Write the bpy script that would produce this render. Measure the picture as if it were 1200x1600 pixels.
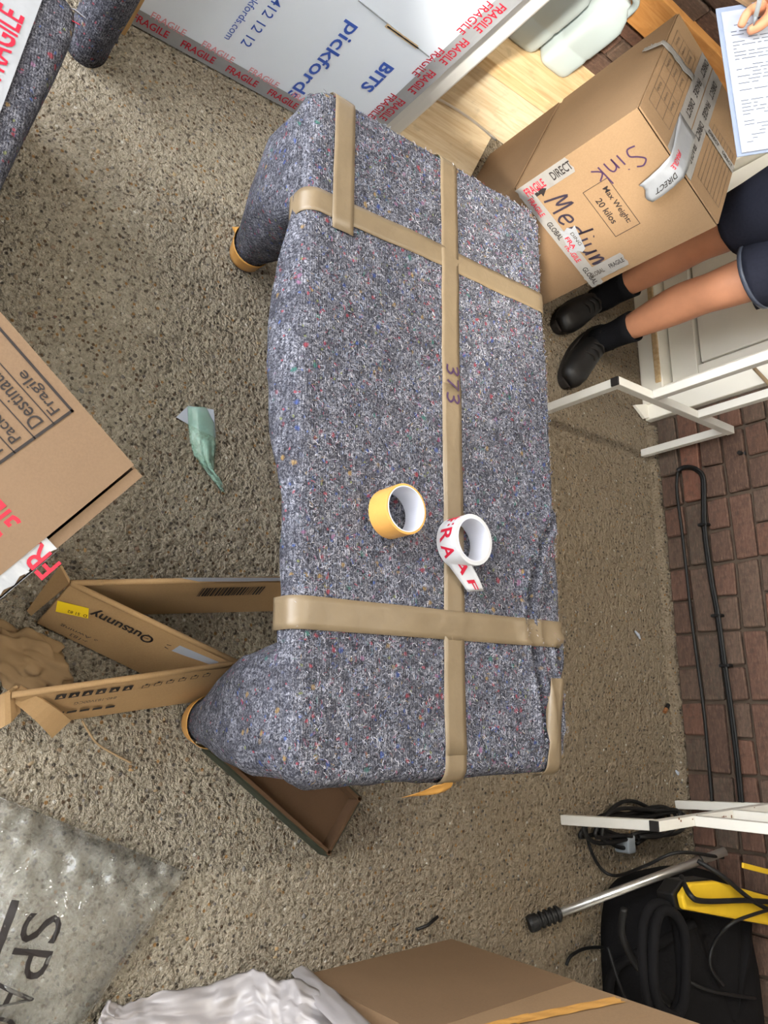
import bpy, bmesh, math, random
import numpy as np
from mathutils import Vector, Matrix, noise as mnoise
random.seed(7); rng = np.random.default_rng(7)
for o in list(bpy.data.objects): bpy.data.objects.remove(o)
S = bpy.context.scene; COL = S.collection
# ------------------------------------------------------------------ camera
FOC = 1200.0; CAM_H = 1.5
def _unit(v): return v / np.linalg.norm(v)
_N = np.array([300., 980., FOC]); _P = np.array([310., -1600., FOC])
_Z = -_unit(_N); _Y = _unit(_P - _Z*(_P@_Z)); _X = np.cross(_Y, _Z)
ROT = np.stack([_X, _Y, _Z], 1)            # world -> (right, down, forward) of the upright picture
cam_data = bpy.data.cameras.new('camera'); cam = bpy.data.objects.new('camera', cam_data); COL.objects.link(cam)
cam_data.lens = 27.0; cam_data.sensor_width = 36.0; cam_data.clip_start = 0.02
_r, _d, _w = ROT[0], ROT[1], ROT[2]
m = Matrix.Identity(4)
for i in range(3): m[i][0] = -_d[i]; m[i][1] = -_r[i]; m[i][2] = -_w[i]
m[2][3] = CAM_H
cam.matrix_world = m; S.camera = cam
# ------------------------------------------------------------------ world, sun, exposure
W = bpy.data.worlds.new('daylight'); S.world = W; W.use_nodes = True
bg = W.node_tree.nodes['Background']; bg.inputs[0].default_value = (0.93, 0.96, 1.0, 1); bg.inputs[1].default_value = 5.0
sun_d = bpy.data.lights.new('sun', 'SUN'); sun = bpy.data.objects.new('sun', sun_d); COL.objects.link(sun)
sun_d.energy = 3.4; sun_d.color = (1.0, 0.93, 0.80); sun_d.angle = math.radians(3.0)
SUN_DIR = Vector((-0.52, 0.50, -0.38)).normalized()          # the way the light travels
sun.rotation_euler = SUN_DIR.to_track_quat('-Z', 'Y').to_euler()
S.view_settings.view_transform = 'Standard'; S.view_settings.look = 'None'
S.view_settings.gamma = 1.0; S.view_settings.use_curve_mapping = False
S.view_settings.exposure = 1.45
S.cycles.max_bounces = 8; S.cycles.diffuse_bounces = 5; S.cycles.transparent_max_bounces = 16
S.cycles.sample_clamp_indirect = 6.0
# ------------------------------------------------------------------ measuring helpers (a picture point on a real plane)
def ray(px, py): return ROT.T @ np.array([py-800., 600.-px, FOC])
def onz(px, py, z=0.0):
    d = ray(px, py); t = (z-CAM_H)/d[2]; return Vector((d[0]*t, d[1]*t, z))
def ony(px, py, y):
    d = ray(px, py); t = y/d[1]; return Vector((d[0]*t, y, CAM_H+d[2]*t))
def onx(px, py, x):
    d = ray(px, py); t = x/d[0]; return Vector((x, d[1]*t, CAM_H+d[2]*t))
# ------------------------------------------------------------------ materials
def mat(name, col, rough=0.7, spec=0.3, **k):
    m = bpy.data.materials.new(name); m.use_nodes = True
    b = m.node_tree.nodes['Principled BSDF']
    b.inputs['Base Color'].default_value = (*col, 1); b.inputs['Roughness'].default_value = rough
    b.inputs['Specular IOR Level'].default_value = spec
    for a, v in k.items(): b.inputs[a.replace('_', ' ')].default_value = v
    return m
class NT:
    """small node-building helper"""
    def __init__(s, m): s.m = m; s.t = m.node_tree; s.b = s.t.nodes['Principled BSDF']; s.co = None
    def n(s, typ, **k):
        x = s.t.nodes.new(typ)
        for a, v in k.items(): setattr(x, a, v)
        return x
    def link(s, a, b): s.t.links.new(a, b)
    def coord(s, kind='Object', scale=None):
        c = s.n('ShaderNodeTexCoord').outputs[kind]
        if scale:
            mp = s.n('ShaderNodeMapping'); mp.inputs['Scale'].default_value = scale; s.link(c, mp.inputs[0]); c = mp.outputs[0]
        return c
    def noise(s, co, scale, detail=4, rough=0.55, dist=0.0, out=0):
        x = s.n('ShaderNodeTexNoise'); x.inputs['Scale'].default_value = scale; x.inputs['Detail'].default_value = detail
        x.inputs['Roughness'].default_value = rough; x.inputs['Distortion'].default_value = dist; s.link(co, x.inputs[0]); return x.outputs[out]
    def voro(s, co, scale, feature='F1', out='Distance', rnd=1.0):
        x = s.n('ShaderNodeTexVoronoi', feature=feature); x.inputs['Scale'].default_value = scale
        x.inputs['Randomness'].default_value = rnd; s.link(co, x.inputs[0]); return x.outputs[out]
    def ramp(s, f, stops, interp='LINEAR'):
        x = s.n('ShaderNodeValToRGB'); x.color_ramp.interpolation = interp; e = x.color_ramp.elements
        while len(e) < len(stops): e.new(0.5)
        for q, (p, c) in zip(e, stops):
            q.position = p; q.color = (*c, 1) if not isinstance(c, (int, float)) else (c, c, c, 1)
        s.link(f, x.inputs[0]); return x.outputs[0]
    def mix(s, f, a, b, mode='MIX'):
        x = s.n('ShaderNodeMix', data_type='RGBA', blend_type=mode)
        for v, i in ((f, 0), (a, 6), (b, 7)):
            if isinstance(v, (int, float)): x.inputs[i].default_value = v
            elif isinstance(v, tuple): x.inputs[i].default_value = (*v, 1)
            else: s.link(v, x.inputs[i])
        return x.outputs[2]
    def math(s, op, a, b=0.0):
        x = s.n('ShaderNodeMath', operation=op)
        for v, i in ((a, 0), (b, 1)):
            if isinstance(v, (int, float)): x.inputs[i].default_value = v
            else: s.link(v, x.inputs[i])
        return x.outputs[0]
    def color(s, c): s.link(c, s.b.inputs['Base Color']); return s
    def rough(s, c): s.link(c, s.b.inputs['Roughness']); return s
    def bump(s, h, strength=0.3, dist=0.005):
        x = s.n('ShaderNodeBump'); x.inputs['Strength'].default_value = strength; x.inputs['Distance'].default_value = dist
        s.link(h, x.inputs['Height']); s.link(x.outputs[0], s.b.inputs['Normal']); return s

def make_concrete():
    m = mat('rough_concrete', (.3, .27, .22), .92, .2); n = NT(m); c = n.coord()
    big = n.noise(c, 1.6, 3); med = n.noise(c, 9, 4); fine = n.noise(c, 160, 3, .7)
    base = n.ramp(big, [(.3, (.25, .205, .15)), (.5, (.34, .295, .225)), (.72, (.42, .375, .30))])
    base = n.mix(n.ramp(med, [(.35, 0.), (.7, .45)]), base, (.20, .165, .12))
    base = n.mix(n.ramp(fine, [(.42, 0.), (.62, .6)]), base, (.50, .45, .37))
    fn2 = n.noise(c, 85, 2, .6)
    base = n.mix(n.ramp(fn2, [(.32, .9), (.44, 0.)]), base, (.075, .058, .042))
    pit = n.noise(c, 48, 3, .7, 1.0); base = n.mix(n.ramp(pit, [(.30, .55), (.40, 0.)]), base, (.08, .064, .05))
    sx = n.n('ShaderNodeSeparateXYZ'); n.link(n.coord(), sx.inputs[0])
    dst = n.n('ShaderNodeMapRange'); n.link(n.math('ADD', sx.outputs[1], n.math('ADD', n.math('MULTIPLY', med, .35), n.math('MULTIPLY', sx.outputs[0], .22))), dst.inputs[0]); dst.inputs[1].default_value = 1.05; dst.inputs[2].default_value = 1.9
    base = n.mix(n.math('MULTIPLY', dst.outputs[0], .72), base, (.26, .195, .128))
    # little pits and sand grains
    v = n.voro(c, 95); vc = n.voro(c, 95, out='Color')
    sel = n.ramp(n.n('ShaderNodeSeparateColor').outputs[0], [(.0, 0.), (1., 0.)])
    sp = n.n('ShaderNodeSeparateColor'); n.link(vc, sp.inputs[0])
    grain = n.math('MULTIPLY', n.ramp(sp.outputs[0], [(.68, 0.), (.72, 1.)]), n.ramp(v, [(.28, 1.), (.40, 0.)]))
    gcol = n.ramp(sp.outputs[1], [(0., (.085, .072, .06)), (.3, (.12, .08, .05)), (.55, (.30, .17, .07)), (.75, (.16, .14, .13)), (.93, (.55, .52, .46))], 'CONSTANT')
    base = n.mix(grain, base, gcol)
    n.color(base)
    h = n.math('ADD', n.math('MULTIPLY', fine, .5), n.math('MULTIPLY', fn2, 1.2))
    h = n.math('ADD', h, n.math('MULTIPLY', med, .8))
    n.bump(n.math('ADD', h, n.math('MULTIPLY', n.noise(c, 38, 4, .65, .6), 2.2)), 1.0, .022); return m
def make_cardboard(name, col, dark=.8):
    m = mat(name, col, .82, .25); n = NT(m); c = n.coord()
    fib = n.noise(n.coord('Object', (1, 1, 1)), 260, 3, .7); blot = n.noise(c, 7, 3)
    cc = n.mix(n.ramp(fib, [(.35, .35), (.65, 0.)]), col, tuple(x*.72 for x in col))
    cc = n.mix(n.ramp(blot, [(.4, 0.), (.75, .4)]), cc, tuple(min(1, x*1.14) for x in col))
    n.color(cc); n.bump(fib, .08, .002); return m
def make_blanket(name, tint=1.0):
    m = mat(name, (.13, .13, .16), .98, .08); n = NT(m); c = n.coord()
    nz = n.n('ShaderNodeTexNoise'); nz.inputs['Scale'].default_value = 60; n.link(c, nz.inputs[0])
    add = n.n('ShaderNodeVectorMath', operation='MULTIPLY_ADD'); n.link(nz.outputs['Color'], add.inputs[0])
    add.inputs[1].default_value = (.012, .012, .012); n.link(c, add.inputs[2]); cd = add.outputs[0]
    f1 = n.noise(cd, 150, 3, .75, 1.2); f2 = n.noise(cd, 300, 2, .7, .8); f3 = n.noise(c, 26, 3, .6)
    base = n.ramp(f1, [(.30, (.010*tint, .010*tint, .014*tint)), (.42, (.042*tint, .044*tint, .060*tint)), (.53, (.125*tint, .130*tint, .165*tint)), (.66, (.36*tint, .37*tint, .44*tint))])
    base = n.mix(n.ramp(f2, [(.50, 0.), (.64, .60)]), base, (.60*tint, .60*tint, .68*tint))
    base = n.mix(n.ramp(f3, [(.42, .5), (.60, 0.)]), base, (.045*tint, .044*tint, .058*tint))
    for sc, cols, th in ((88, [(0., (.24, .04, .055)), (.3, (.04, .065, .20)), (.55, (.26, .17, .07)), (.75, (.045, .14, .12)), (.88, (.22, .11, .19))], .90),
                         (150, [(0., (.28, .06, .08)), (.35, (.06, .10, .27)), (.6, (.02, .02, .02)), (.8, (.17, .19, .08))], .89)):
        v = n.voro(cd, sc); vc = n.voro(cd, sc, out='Color'); sp = n.n('ShaderNodeSeparateColor'); n.link(vc, sp.inputs[0])
        msk = n.math('MULTIPLY', n.ramp(sp.outputs[0], [(th, 0.), (th+.02, 1.)]), n.ramp(v, [(.25, .85), (.5, 0.)]))
        base = n.mix(msk, base, n.ramp(sp.outputs[1], cols, 'CONSTANT'))
    wv = n.n('ShaderNodeTexWave', wave_type='BANDS', bands_direction='Y'); wv.inputs['Scale'].default_value = 70; wv.inputs['Distortion'].default_value = 1.5
    wv.inputs['Detail Scale'].default_value = 3; n.link(c, wv.inputs[0])
    base = n.mix(n.ramp(wv.outputs[1], [(.0, .45), (.35, 0.)]), base, (.035*tint, .036*tint, .048*tint))
    n.color(base)
    h = n.math('ADD', f1, n.math('MULTIPLY', f2, .6)); h = n.math('ADD', h, n.math('MULTIPLY', wv.outputs[1], .15))
    n.bump(h, .8, .006); return m
def make_tape(name, col, rough=.32):
    m = mat(name, col, rough, .5); n = NT(m); c = n.coord()
    w = n.noise(c, 28, 3, .6, .4); f = n.noise(n.coord('Object', (1, 1, 1)), 190, 2)
    n.color(n.mix(n.ramp(w, [(.35, .4), (.7, 0.)]), col, tuple(x*.78 for x in col)))
    n.bump(n.math('ADD', w, n.math('MULTIPLY', f, .12)), .25, .004); return m
def make_brick():
    m = mat('old_brick', (.2, .09, .06), .93, .15); n = NT(m); c = n.coord()
    oi = n.n('ShaderNodeObjectInfo').outputs['Random']
    a = n.ramp(oi, [(0., (.082, .050, .038)), (.25, (.105, .058, .043)), (.45, (.090, .062, .047)), (.65, (.116, .060, .043)), (.82, (.076, .058, .045)), (.95, (.15, .066, .045))], 'CONSTANT')
    s1 = n.noise(n.coord('Object', (6, 1, 40)), 6, 4, .7, .5); s2 = n.noise(c, 40, 4, .7)
    cc = n.mix(n.ramp(s1, [(.45, 0.), (.72, .55)]), a, (.22, .135, .098))
    cc = n.mix(n.ramp(s2, [(.3, .8), (.52, 0.)]), cc, (.07, .045, .035))
    n.color(cc); n.bump(n.math('ADD', s1, s2), .5, .006); return m
def make_wood(name, col, axis=1):
    m = mat(name, col, .6, .3); n = NT(m)
    sc = [14, 14, 14]; sc[axis] = 1.2
    g = n.noise(n.coord('Object', tuple(sc)), 3.2, 5, .6, 1.2); k = n.noise(n.coord('Object'), 22, 3)
    cc = n.mix(n.ramp(g, [(.35, .7), (.62, 0.)]), col, tuple(x*f for x, f in zip(col, (.70, .58, .45))))
    cc = n.mix(n.ramp(k, [(.28, .35), (.42, 0.)]), cc, tuple(x*.5 for x in col))
    n.color(cc); n.bump(g, .12, .003); return m
def noisy(name, col, rough, amt=.25, scale=30, spec=.3, bump=.1, **k):
    m = mat(name, col, rough, spec, **k); n = NT(m); f = n.noise(n.coord(), scale, 4)
    n.color(n.mix(n.ramp(f, [(.35, amt), (.65, 0.)]), col, tuple(x*.6 for x in col))); n.bump(f, bump, .003); return m
def attr_mat(name, rough=.85):
    m = mat(name, (.5, .5, .5), rough, .25); n = NT(m); a = n.n('ShaderNodeAttribute', attribute_name='tone'); n.color(a.outputs[0]); return m

M = dict(
    concrete=make_concrete(), brick=make_brick(),
    mortar=noisy('old_mortar', (.095, .070, .052), .95, .5, 24, .1, .5),
    card=make_cardboard('cardboard', (.235, .150, .083)), card_dark=make_cardboard('brown_cardboard', (.17, .105, .058)),
    card_gold=make_cardboard('golden_cardboard', (.36, .23, .115)), card_red_shaded=make_cardboard('reddish_shaded_cardboard', (.165, .107, .065)), card_in=make_cardboard('cardboard_inside', (.40, .26, .14)), card_tray=make_cardboard('tray_cardboard', (.095, .052, .027)),  # near carton's reddish card is darkened in place of shade from the camera operator
    card_white=noisy('white_cardboard', (.66, .72, .82), .5, .06, 5, .4, .03), edge=noisy('torn_card_edge', (.60, .45, .28), .9, .3, 60),
    blanket=make_blanket('transit_blanket', .70), blanket2=make_blanket('transit_blanket_plain', .62),
    tape=make_tape('brown_tape', (.165, .122, .074), .42), tape_roll=make_tape('brown_tape_roll', (.56, .29, .075), .25),
    wtape=make_tape('white_tape', (.27, .28, .30), .32), roll_white=make_tape('white_tape_roll', (.46, .46, .48), .3), clear_tape=make_tape('grey_printed_tape', (.235, .225, .215), .28),
    red=mat('red_print', (.40, .010, .030), .5), pink=mat('faint_red_print', (.66, .28, .33), .5), blue=mat('blue_print', (.045, .10, .42), .5), ink=mat('black_print', (.018, .014, .014), .6),
    pen_ink=mat('marker_ink', (.028, .022, .035), .5), purple=mat('purple_marker', (.045, .022, .060), .5), grey_ink=mat('grey_print', (.055, .042, .032), .6), yellow_label=mat('yellow_label', (.85, .60, .02), .5),
    core=noisy('roll_core', (.52, .53, .60), .55, .05, 30),
    white_metal=noisy('white_painted_steel', (.60, .58, .53), .42, .10, 18, .4, .04), rust=mat('rust', (.16, .07, .03), .9), cap=mat('black_plastic_cap', (.015, .013, .013), .45),
    white_paint=noisy('cream_white_paint', (.84, .81, .72), .5, .08, 6, .35, .03), white_panel=noisy('white_panel', (.62, .63, .64), .4, .04, 4, .4, .02),
    plywood=make_wood('plywood', (.68, .58, .42), 1), pine=make_wood('pine', (.64, .48, .28), 1), pine_z=make_wood('pine_post', (.50, .33, .16), 2), orange_wood=make_wood('varnished_pine', (.50, .24, .075), 1),
    wire=mat('galvanised_wire', (.62, .62, .64), .3, .5, Metallic=.8), chrome=mat('clip_steel', (.60, .60, .64), .22, .5, Metallic=1.0),
    alu=mat('aluminium_tube', (.62, .60, .57), .33, .5, Metallic=.9), rubber=noisy('black_rubber', (.008, .0075, .0075), .55, .3, 60),
    can=None, film=None, bag=None,
    black_cloth=noisy('black_cloth', (.0055, .005, .0055), .9, .4, 70, .15, .4), black_plastic=noisy('black_plastic', (.006, .006, .0065), .4, .2, 30, .4),
    yellow=noisy('yellow_plastic', (.62, .39, .02), .45, .2, 20), grey=mat('grey_plastic', (.22, .24, .26), .5),
    skin=None, navy=noisy('navy_cloth', (.022, .024, .038), .9, .4, 120, .15, .3), sock=noisy('black_sock', (.010, .010, .012), .95, .4, 200, .1, .5),
    leather=noisy('black_leather', (.0065, .0058, .0058), .5, .4, 50, .4, .3), sole=noisy('shoe_sole', (.016, .012, .010), .8, .3, 40), reflective=mat('reflective_strip', (.07, .08, .11), .3),
    hair=noisy('brown_hair', (.05, .03, .018), .7, .5, 150), paper=noisy('paper', (.36, .39, .46), .6, .03, 8), board=mat('clipboard_board', (.20, .24, .33), .4), kraft=noisy('kraft_paper', (.22, .145, .078), .9, .35, 18, .1, .25),
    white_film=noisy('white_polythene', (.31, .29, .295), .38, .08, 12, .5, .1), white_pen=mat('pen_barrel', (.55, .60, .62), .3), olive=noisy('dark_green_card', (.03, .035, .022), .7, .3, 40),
    copper=mat('copper_tip', (.55, .26, .12), .3, .5, Metallic=.8), twig=noisy('twig', (.30, .21, .12), .9, .3, 40), eye=mat('eye_white', (.75, .73, .70), .3),
)
M['skin'] = noisy('skin', (.60, .27, .15), .55, .22, 26, .35, .06)
c = mat('translucent_plastic', (.50, .58, .60), .35, .4); c.node_tree.nodes['Principled BSDF'].inputs['Transmission Weight'].default_value = .30; c.node_tree.nodes['Principled BSDF'].inputs['Subsurface Weight'].default_value = .0; M['can'] = c
def film_mat(name, col, alpha, rough):
    m = mat(name, col, rough, .8); b = m.node_tree.nodes['Principled BSDF']; b.inputs['Alpha'].default_value = alpha
    n = NT(m); f = n.noise(n.coord(), 55, 4, .6, .6); n.bump(f, .35, .004); return m
M['film'] = film_mat('mint_film', (.30, .50, .42), .48, .2)
def clear_film(name):
    m = bpy.data.materials.new(name); m.use_nodes = True; t = m.node_tree; t.nodes.clear()
    N_ = lambda k: t.nodes.new(k); out = N_('ShaderNodeOutputMaterial'); tr = N_('ShaderNodeBsdfTransparent'); tr.inputs[0].default_value = (1, 1, .99, 1)
    df = N_('ShaderNodeBsdfDiffuse'); df.inputs[0].default_value = (.8, .8, .77, 1); gl = N_('ShaderNodeBsdfGlossy'); gl.inputs['Roughness'].default_value = .04
    m1 = N_('ShaderNodeMixShader'); m1.inputs[0].default_value = .11; t.links.new(tr.outputs[0], m1.inputs[1]); t.links.new(df.outputs[0], m1.inputs[2])
    co = N_('ShaderNodeTexCoord'); ns = N_('ShaderNodeTexNoise'); ns.inputs['Scale'].default_value = 34; ns.inputs['Detail'].default_value = 3; ns.inputs['Distortion'].default_value = 1.2; t.links.new(co.outputs['Object'], ns.inputs[0])
    bp = N_('ShaderNodeBump'); bp.inputs['Strength'].default_value = .12; bp.inputs['Distance'].default_value = .01; t.links.new(ns.outputs[0], bp.inputs['Height']); t.links.new(bp.outputs[0], gl.inputs['Normal'])
    fr = N_('ShaderNodeFresnel'); fr.inputs['IOR'].default_value = 1.5; t.links.new(bp.outputs[0], fr.inputs['Normal'])
    m2 = N_('ShaderNodeMixShader'); t.links.new(fr.outputs[0], m2.inputs[0]); t.links.new(m1.outputs[0], m2.inputs[1]); t.links.new(gl.outputs[0], m2.inputs[2]); t.links.new(m2.outputs[0], out.inputs[0]); return m
M['bag'] = clear_film('clear_polythene')
# ------------------------------------------------------------------ mesh helpers
class MB:
    def __init__(s): s.v = []; s.f = []
    def add(s, vs, fs):
        o = len(s.v); s.v += [Vector(p) for p in vs]; s.f += [tuple(i+o for i in f) for f in fs]; return s
    def box(s, c, d, mtx=None):
        x, y, z = (q/2 for q in d); c = Vector(c)
        vs = [Vector((a*x, b*y, e*z)) for e in (-1, 1) for b in (-1, 1) for a in (-1, 1)]
        if mtx is not None: vs = [mtx @ p for p in vs]
        return s.add([p+c for p in vs], [(0, 2, 3, 1), (4, 5, 7, 6), (0, 1, 5, 4), (2, 6, 7, 3), (0, 4, 6, 2), (1, 3, 7, 5)])
    def bar(s, a, b, w, h=None, up=Vector((0, 0, 1))):
        """square tube between two points"""
        a, b = Vector(a), Vector(b); h = h or w; d = (b-a).normalized(); up = Vector(up)
        if abs(d.dot(up)) > .98: up = Vector((0, 1, 0))
        x = d.cross(up).normalized(); y = x.cross(d).normalized()
        vs = [p + x*(i*w/2) + y*(j*h/2) for p in (a, b) for i, j in ((-1, -1), (1, -1), (1, 1), (-1, 1))]
        return s.add(vs, [(3, 2, 1, 0), (4, 5, 6, 7), (0, 1, 5, 4), (1, 2, 6, 5), (2, 3, 7, 6), (3, 0, 4, 7)])
    def loft(s, rings, cap=True, closed=True):
        n = len(rings[0]); vs = [p for r in rings for p in r]; fs = []
        for i in range(len(rings)-1):
            for j in range(n if closed else n-1):
                k = (j+1) % n; fs.append((i*n+j, i*n+k, (i+1)*n+k, (i+1)*n+j))
        if cap and closed: fs.append(tuple(range(n-1, -1, -1))); fs.append(tuple((len(rings)-1)*n+j for j in range(n)))
        return s.add(vs, fs)
    def tube(s, pts, r, n=8, cap=True):
        pts = [Vector(p) for p in pts]; rings = []; up = Vector((0.13, 0.21, 1)).normalized()
        for i, p in enumerate(pts):
            d = (pts[min(i+1, len(pts)-1)] - pts[max(i-1, 0)]).normalized()
            x = d.cross(up)
            if x.length < .05: x = d.cross(Vector((1, 0, 0)))
            x.normalize(); y = x.cross(d); up = y
            rr = r[i] if isinstance(r, (list, tuple)) else r
            rings.append([p + x*(rr*math.cos(2*math.pi*k/n)) + y*(rr*math.sin(2*math.pi*k/n)) for k in range(n)])
        return s.loft(rings, cap)
    def lathe(s, o, ax, prof, n=40):
        """prof: (radius, height) pairs about the axis"""
        o = Vector(o); ax = Vector(ax).normalized(); x = ax.orthogonal().normalized(); y = ax.cross(x)
        return s.loft([[o + ax*h + x*(r*math.cos(2*math.pi*k/n)) + y*(r*math.sin(2*math.pi*k/n)) for k in range(n)] for r, h in prof], False)
    def grid(s, fn, nu, nv):
        vs = [fn(i/nu, j/nv) for i in range(nu+1) for j in range(nv+1)]
        return s.add(vs, [(i*(nv+1)+j, (i+1)*(nv+1)+j, (i+1)*(nv+1)+j+1, i*(nv+1)+j+1) for i in range(nu) for j in range(nv)])
def wpos(o):
    p = Vector((0, 0, 0)); q = o
    while q is not None: p += q.location; q = q.parent
    return p
def obj(name, mb, material, parent=None, smooth=False, solid=0, bevel=0, local=False, sub=0, recalc=True):
    """links one mesh object; points are world points unless local"""
    off = Vector((0, 0, 0)) if (parent is None or local) else wpos(parent)
    me = bpy.data.meshes.new(name); me.from_pydata([tuple(p-off) for p in mb.v], [], mb.f); me.update()
    if recalc:
        bm = bmesh.new(); bm.from_mesh(me); bmesh.ops.recalc_face_normals(bm, faces=bm.faces); bm.to_mesh(me); bm.free()
    me.materials.append(material)
    if smooth: me.polygons.foreach_set('use_smooth', [True]*len(me.polygons))
    o = bpy.data.objects.new(name, me); COL.objects.link(o); o.parent = parent
    if solid:
        q = o.modifiers.new('thick', 'SOLIDIFY'); q.thickness = solid; q.offset = 0
    if bevel:
        q = o.modifiers.new('bev', 'BEVEL'); q.width = bevel; q.segments = 2; q.limit_method = 'ANGLE'
    if sub:
        q = o.modifiers.new('sub', 'SUBSURF'); q.levels = sub; q.render_levels = sub
    return o
def tag(o, label, cat, group=None):
    o['label'] = label; o['category'] = cat
    if group: o['group'] = group
    return o
def thing(name, label, cat, loc=(0, 0, 0), group=None):
    o = bpy.data.objects.new(name, None); COL.objects.link(o); o.location = loc; o.empty_display_size = .05
    return tag(o, label, cat, group)
def struct(o): o['kind'] = 'structure'; return o
class Fr:
    """a flat frame: origin, reading direction, up direction"""
    def __init__(s, o, ex, ey):
        s.o = Vector(o); s.ex = Vector(ex).normalized(); ey = Vector(ey); s.ey = (ey - s.ex*ey.dot(s.ex)).normalized(); s.n = s.ex.cross(s.ey)
    def p(s, a, b, c=0.0): return s.o + s.ex*a + s.ey*b + s.n*c
    def ab(s, q): q = Vector(q)-s.o; return q.dot(s.ex), q.dot(s.ey)
_txt = {}
def text_geo(t, bold=0.0):
    if (t, bold) in _txt: return _txt[(t, bold)]
    cu = bpy.data.curves.new('t', 'FONT'); cu.body = t; cu.size = 1; cu.resolution_u = 3; cu.offset = bold
    o = bpy.data.objects.new('t', cu); COL.objects.link(o); dg = bpy.context.evaluated_depsgraph_get()
    me = bpy.data.meshes.new_from_object(o.evaluated_get(dg))
    vs = [v.co.copy() for v in me.vertices]; fs = [tuple(p.vertices) for p in me.polygons]
    bpy.data.objects.remove(o); bpy.data.curves.remove(cu); bpy.data.meshes.remove(me)
    x0 = min(v.x for v in vs); x1 = max(v.x for v in vs); y0 = min(v.y for v in vs); y1 = max(v.y for v in vs)
    _txt[(t, bold)] = (vs, fs, x0, x1, y0, y1); return _txt[(t, bold)]
def lettering(t, fr, a, b, width, height, material, parent, bold=0.0, name='printed_lettering', mapf=None, lift=.0007):
    """printed words filling width x height from the lower left corner (a, b) of a frame"""
    vs, fs, x0, x1, y0, y1 = text_geo(t, bold)
    mb = MB(); P = mapf or fr.p
    mb.add([P(a+(v.x-x0)/(x1-x0)*width, b+(v.y-y0)/(y1-y0)*height, lift) for v in vs], fs)
    return obj(name, mb, material, parent, recalc=False)
def strokes(fr, lines, w, material, parent, name='handwriting', lift=.0008, mapf=None):
    mb = MB(); P = mapf or fr.p
    for ln in lines:
        L = [Vector((p[0], p[1])) for p in ln]; vs = []
        for i, q in enumerate(L):
            d = (L[min(i+1, len(L)-1)]-L[max(i-1, 0)]).normalized(); nn = Vector((-d.y, d.x))*(w/2)
            vs += [P(q.x+nn.x, q.y+nn.y, lift), P(q.x-nn.x, q.y-nn.y, lift)]
        mb.add(vs, [(2*i, 2*i+1, 2*i+3, 2*i+2) for i in range(len(L)-1)])
    return obj(name, mb, material, parent, recalc=False)
def rects(fr, rs, material, parent, name, lift=.0007):
    mb = MB()
    for a0, b0, a1, b1 in rs: mb.add([fr.p(a0, b0, lift), fr.p(a1, b0, lift), fr.p(a1, b1, lift), fr.p(a0, b1, lift)], [(0, 1, 2, 3)])
    return obj(name, mb, material, parent, recalc=False)
def strip(fr, pts, w, material, parent, name='tape_strip', lift=.0004, rag=.0, n=10):
    """a tape strip on a frame through two points, ends a little ragged"""
    (a0, b0), (a1, b1) = pts; d = Vector((a1-a0, b1-b0)); L = d.length; d.normalize(); q = Vector((-d.y, d.x))
    mb = MB()
    def fn(u, v):
        t = u*L
        if u in (0, 1): t += (rag*(1 if v*4 % 2 else -1))
        x = Vector((a0, b0)) + d*t + q*((v-.5)*w); return fr.p(x.x, x.y, lift + .0004*math.sin(u*23+v*5))
    mb.grid(fn, n, 4); return obj(name, mb, material, parent, recalc=False)
def smooth_path(P, n=8):
    P = [Vector(p) for p in P]; out = []
    for i in range(len(P)-1):
        p0 = P[max(i-1, 0)]; p1 = P[i]; p2 = P[i+1]; p3 = P[min(i+2, len(P)-1)]
        for k in range(n):
            t = k/n; out.append(.5*((2*p1) + (p2-p0)*t + (2*p0-5*p1+4*p2-p3)*t*t + (3*p1-p0-3*p2+p3)*t**3))
    out.append(P[-1]); return out
def nz(x, y=0, z=0): return mnoise.noise(Vector((x, y, z)))
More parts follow.
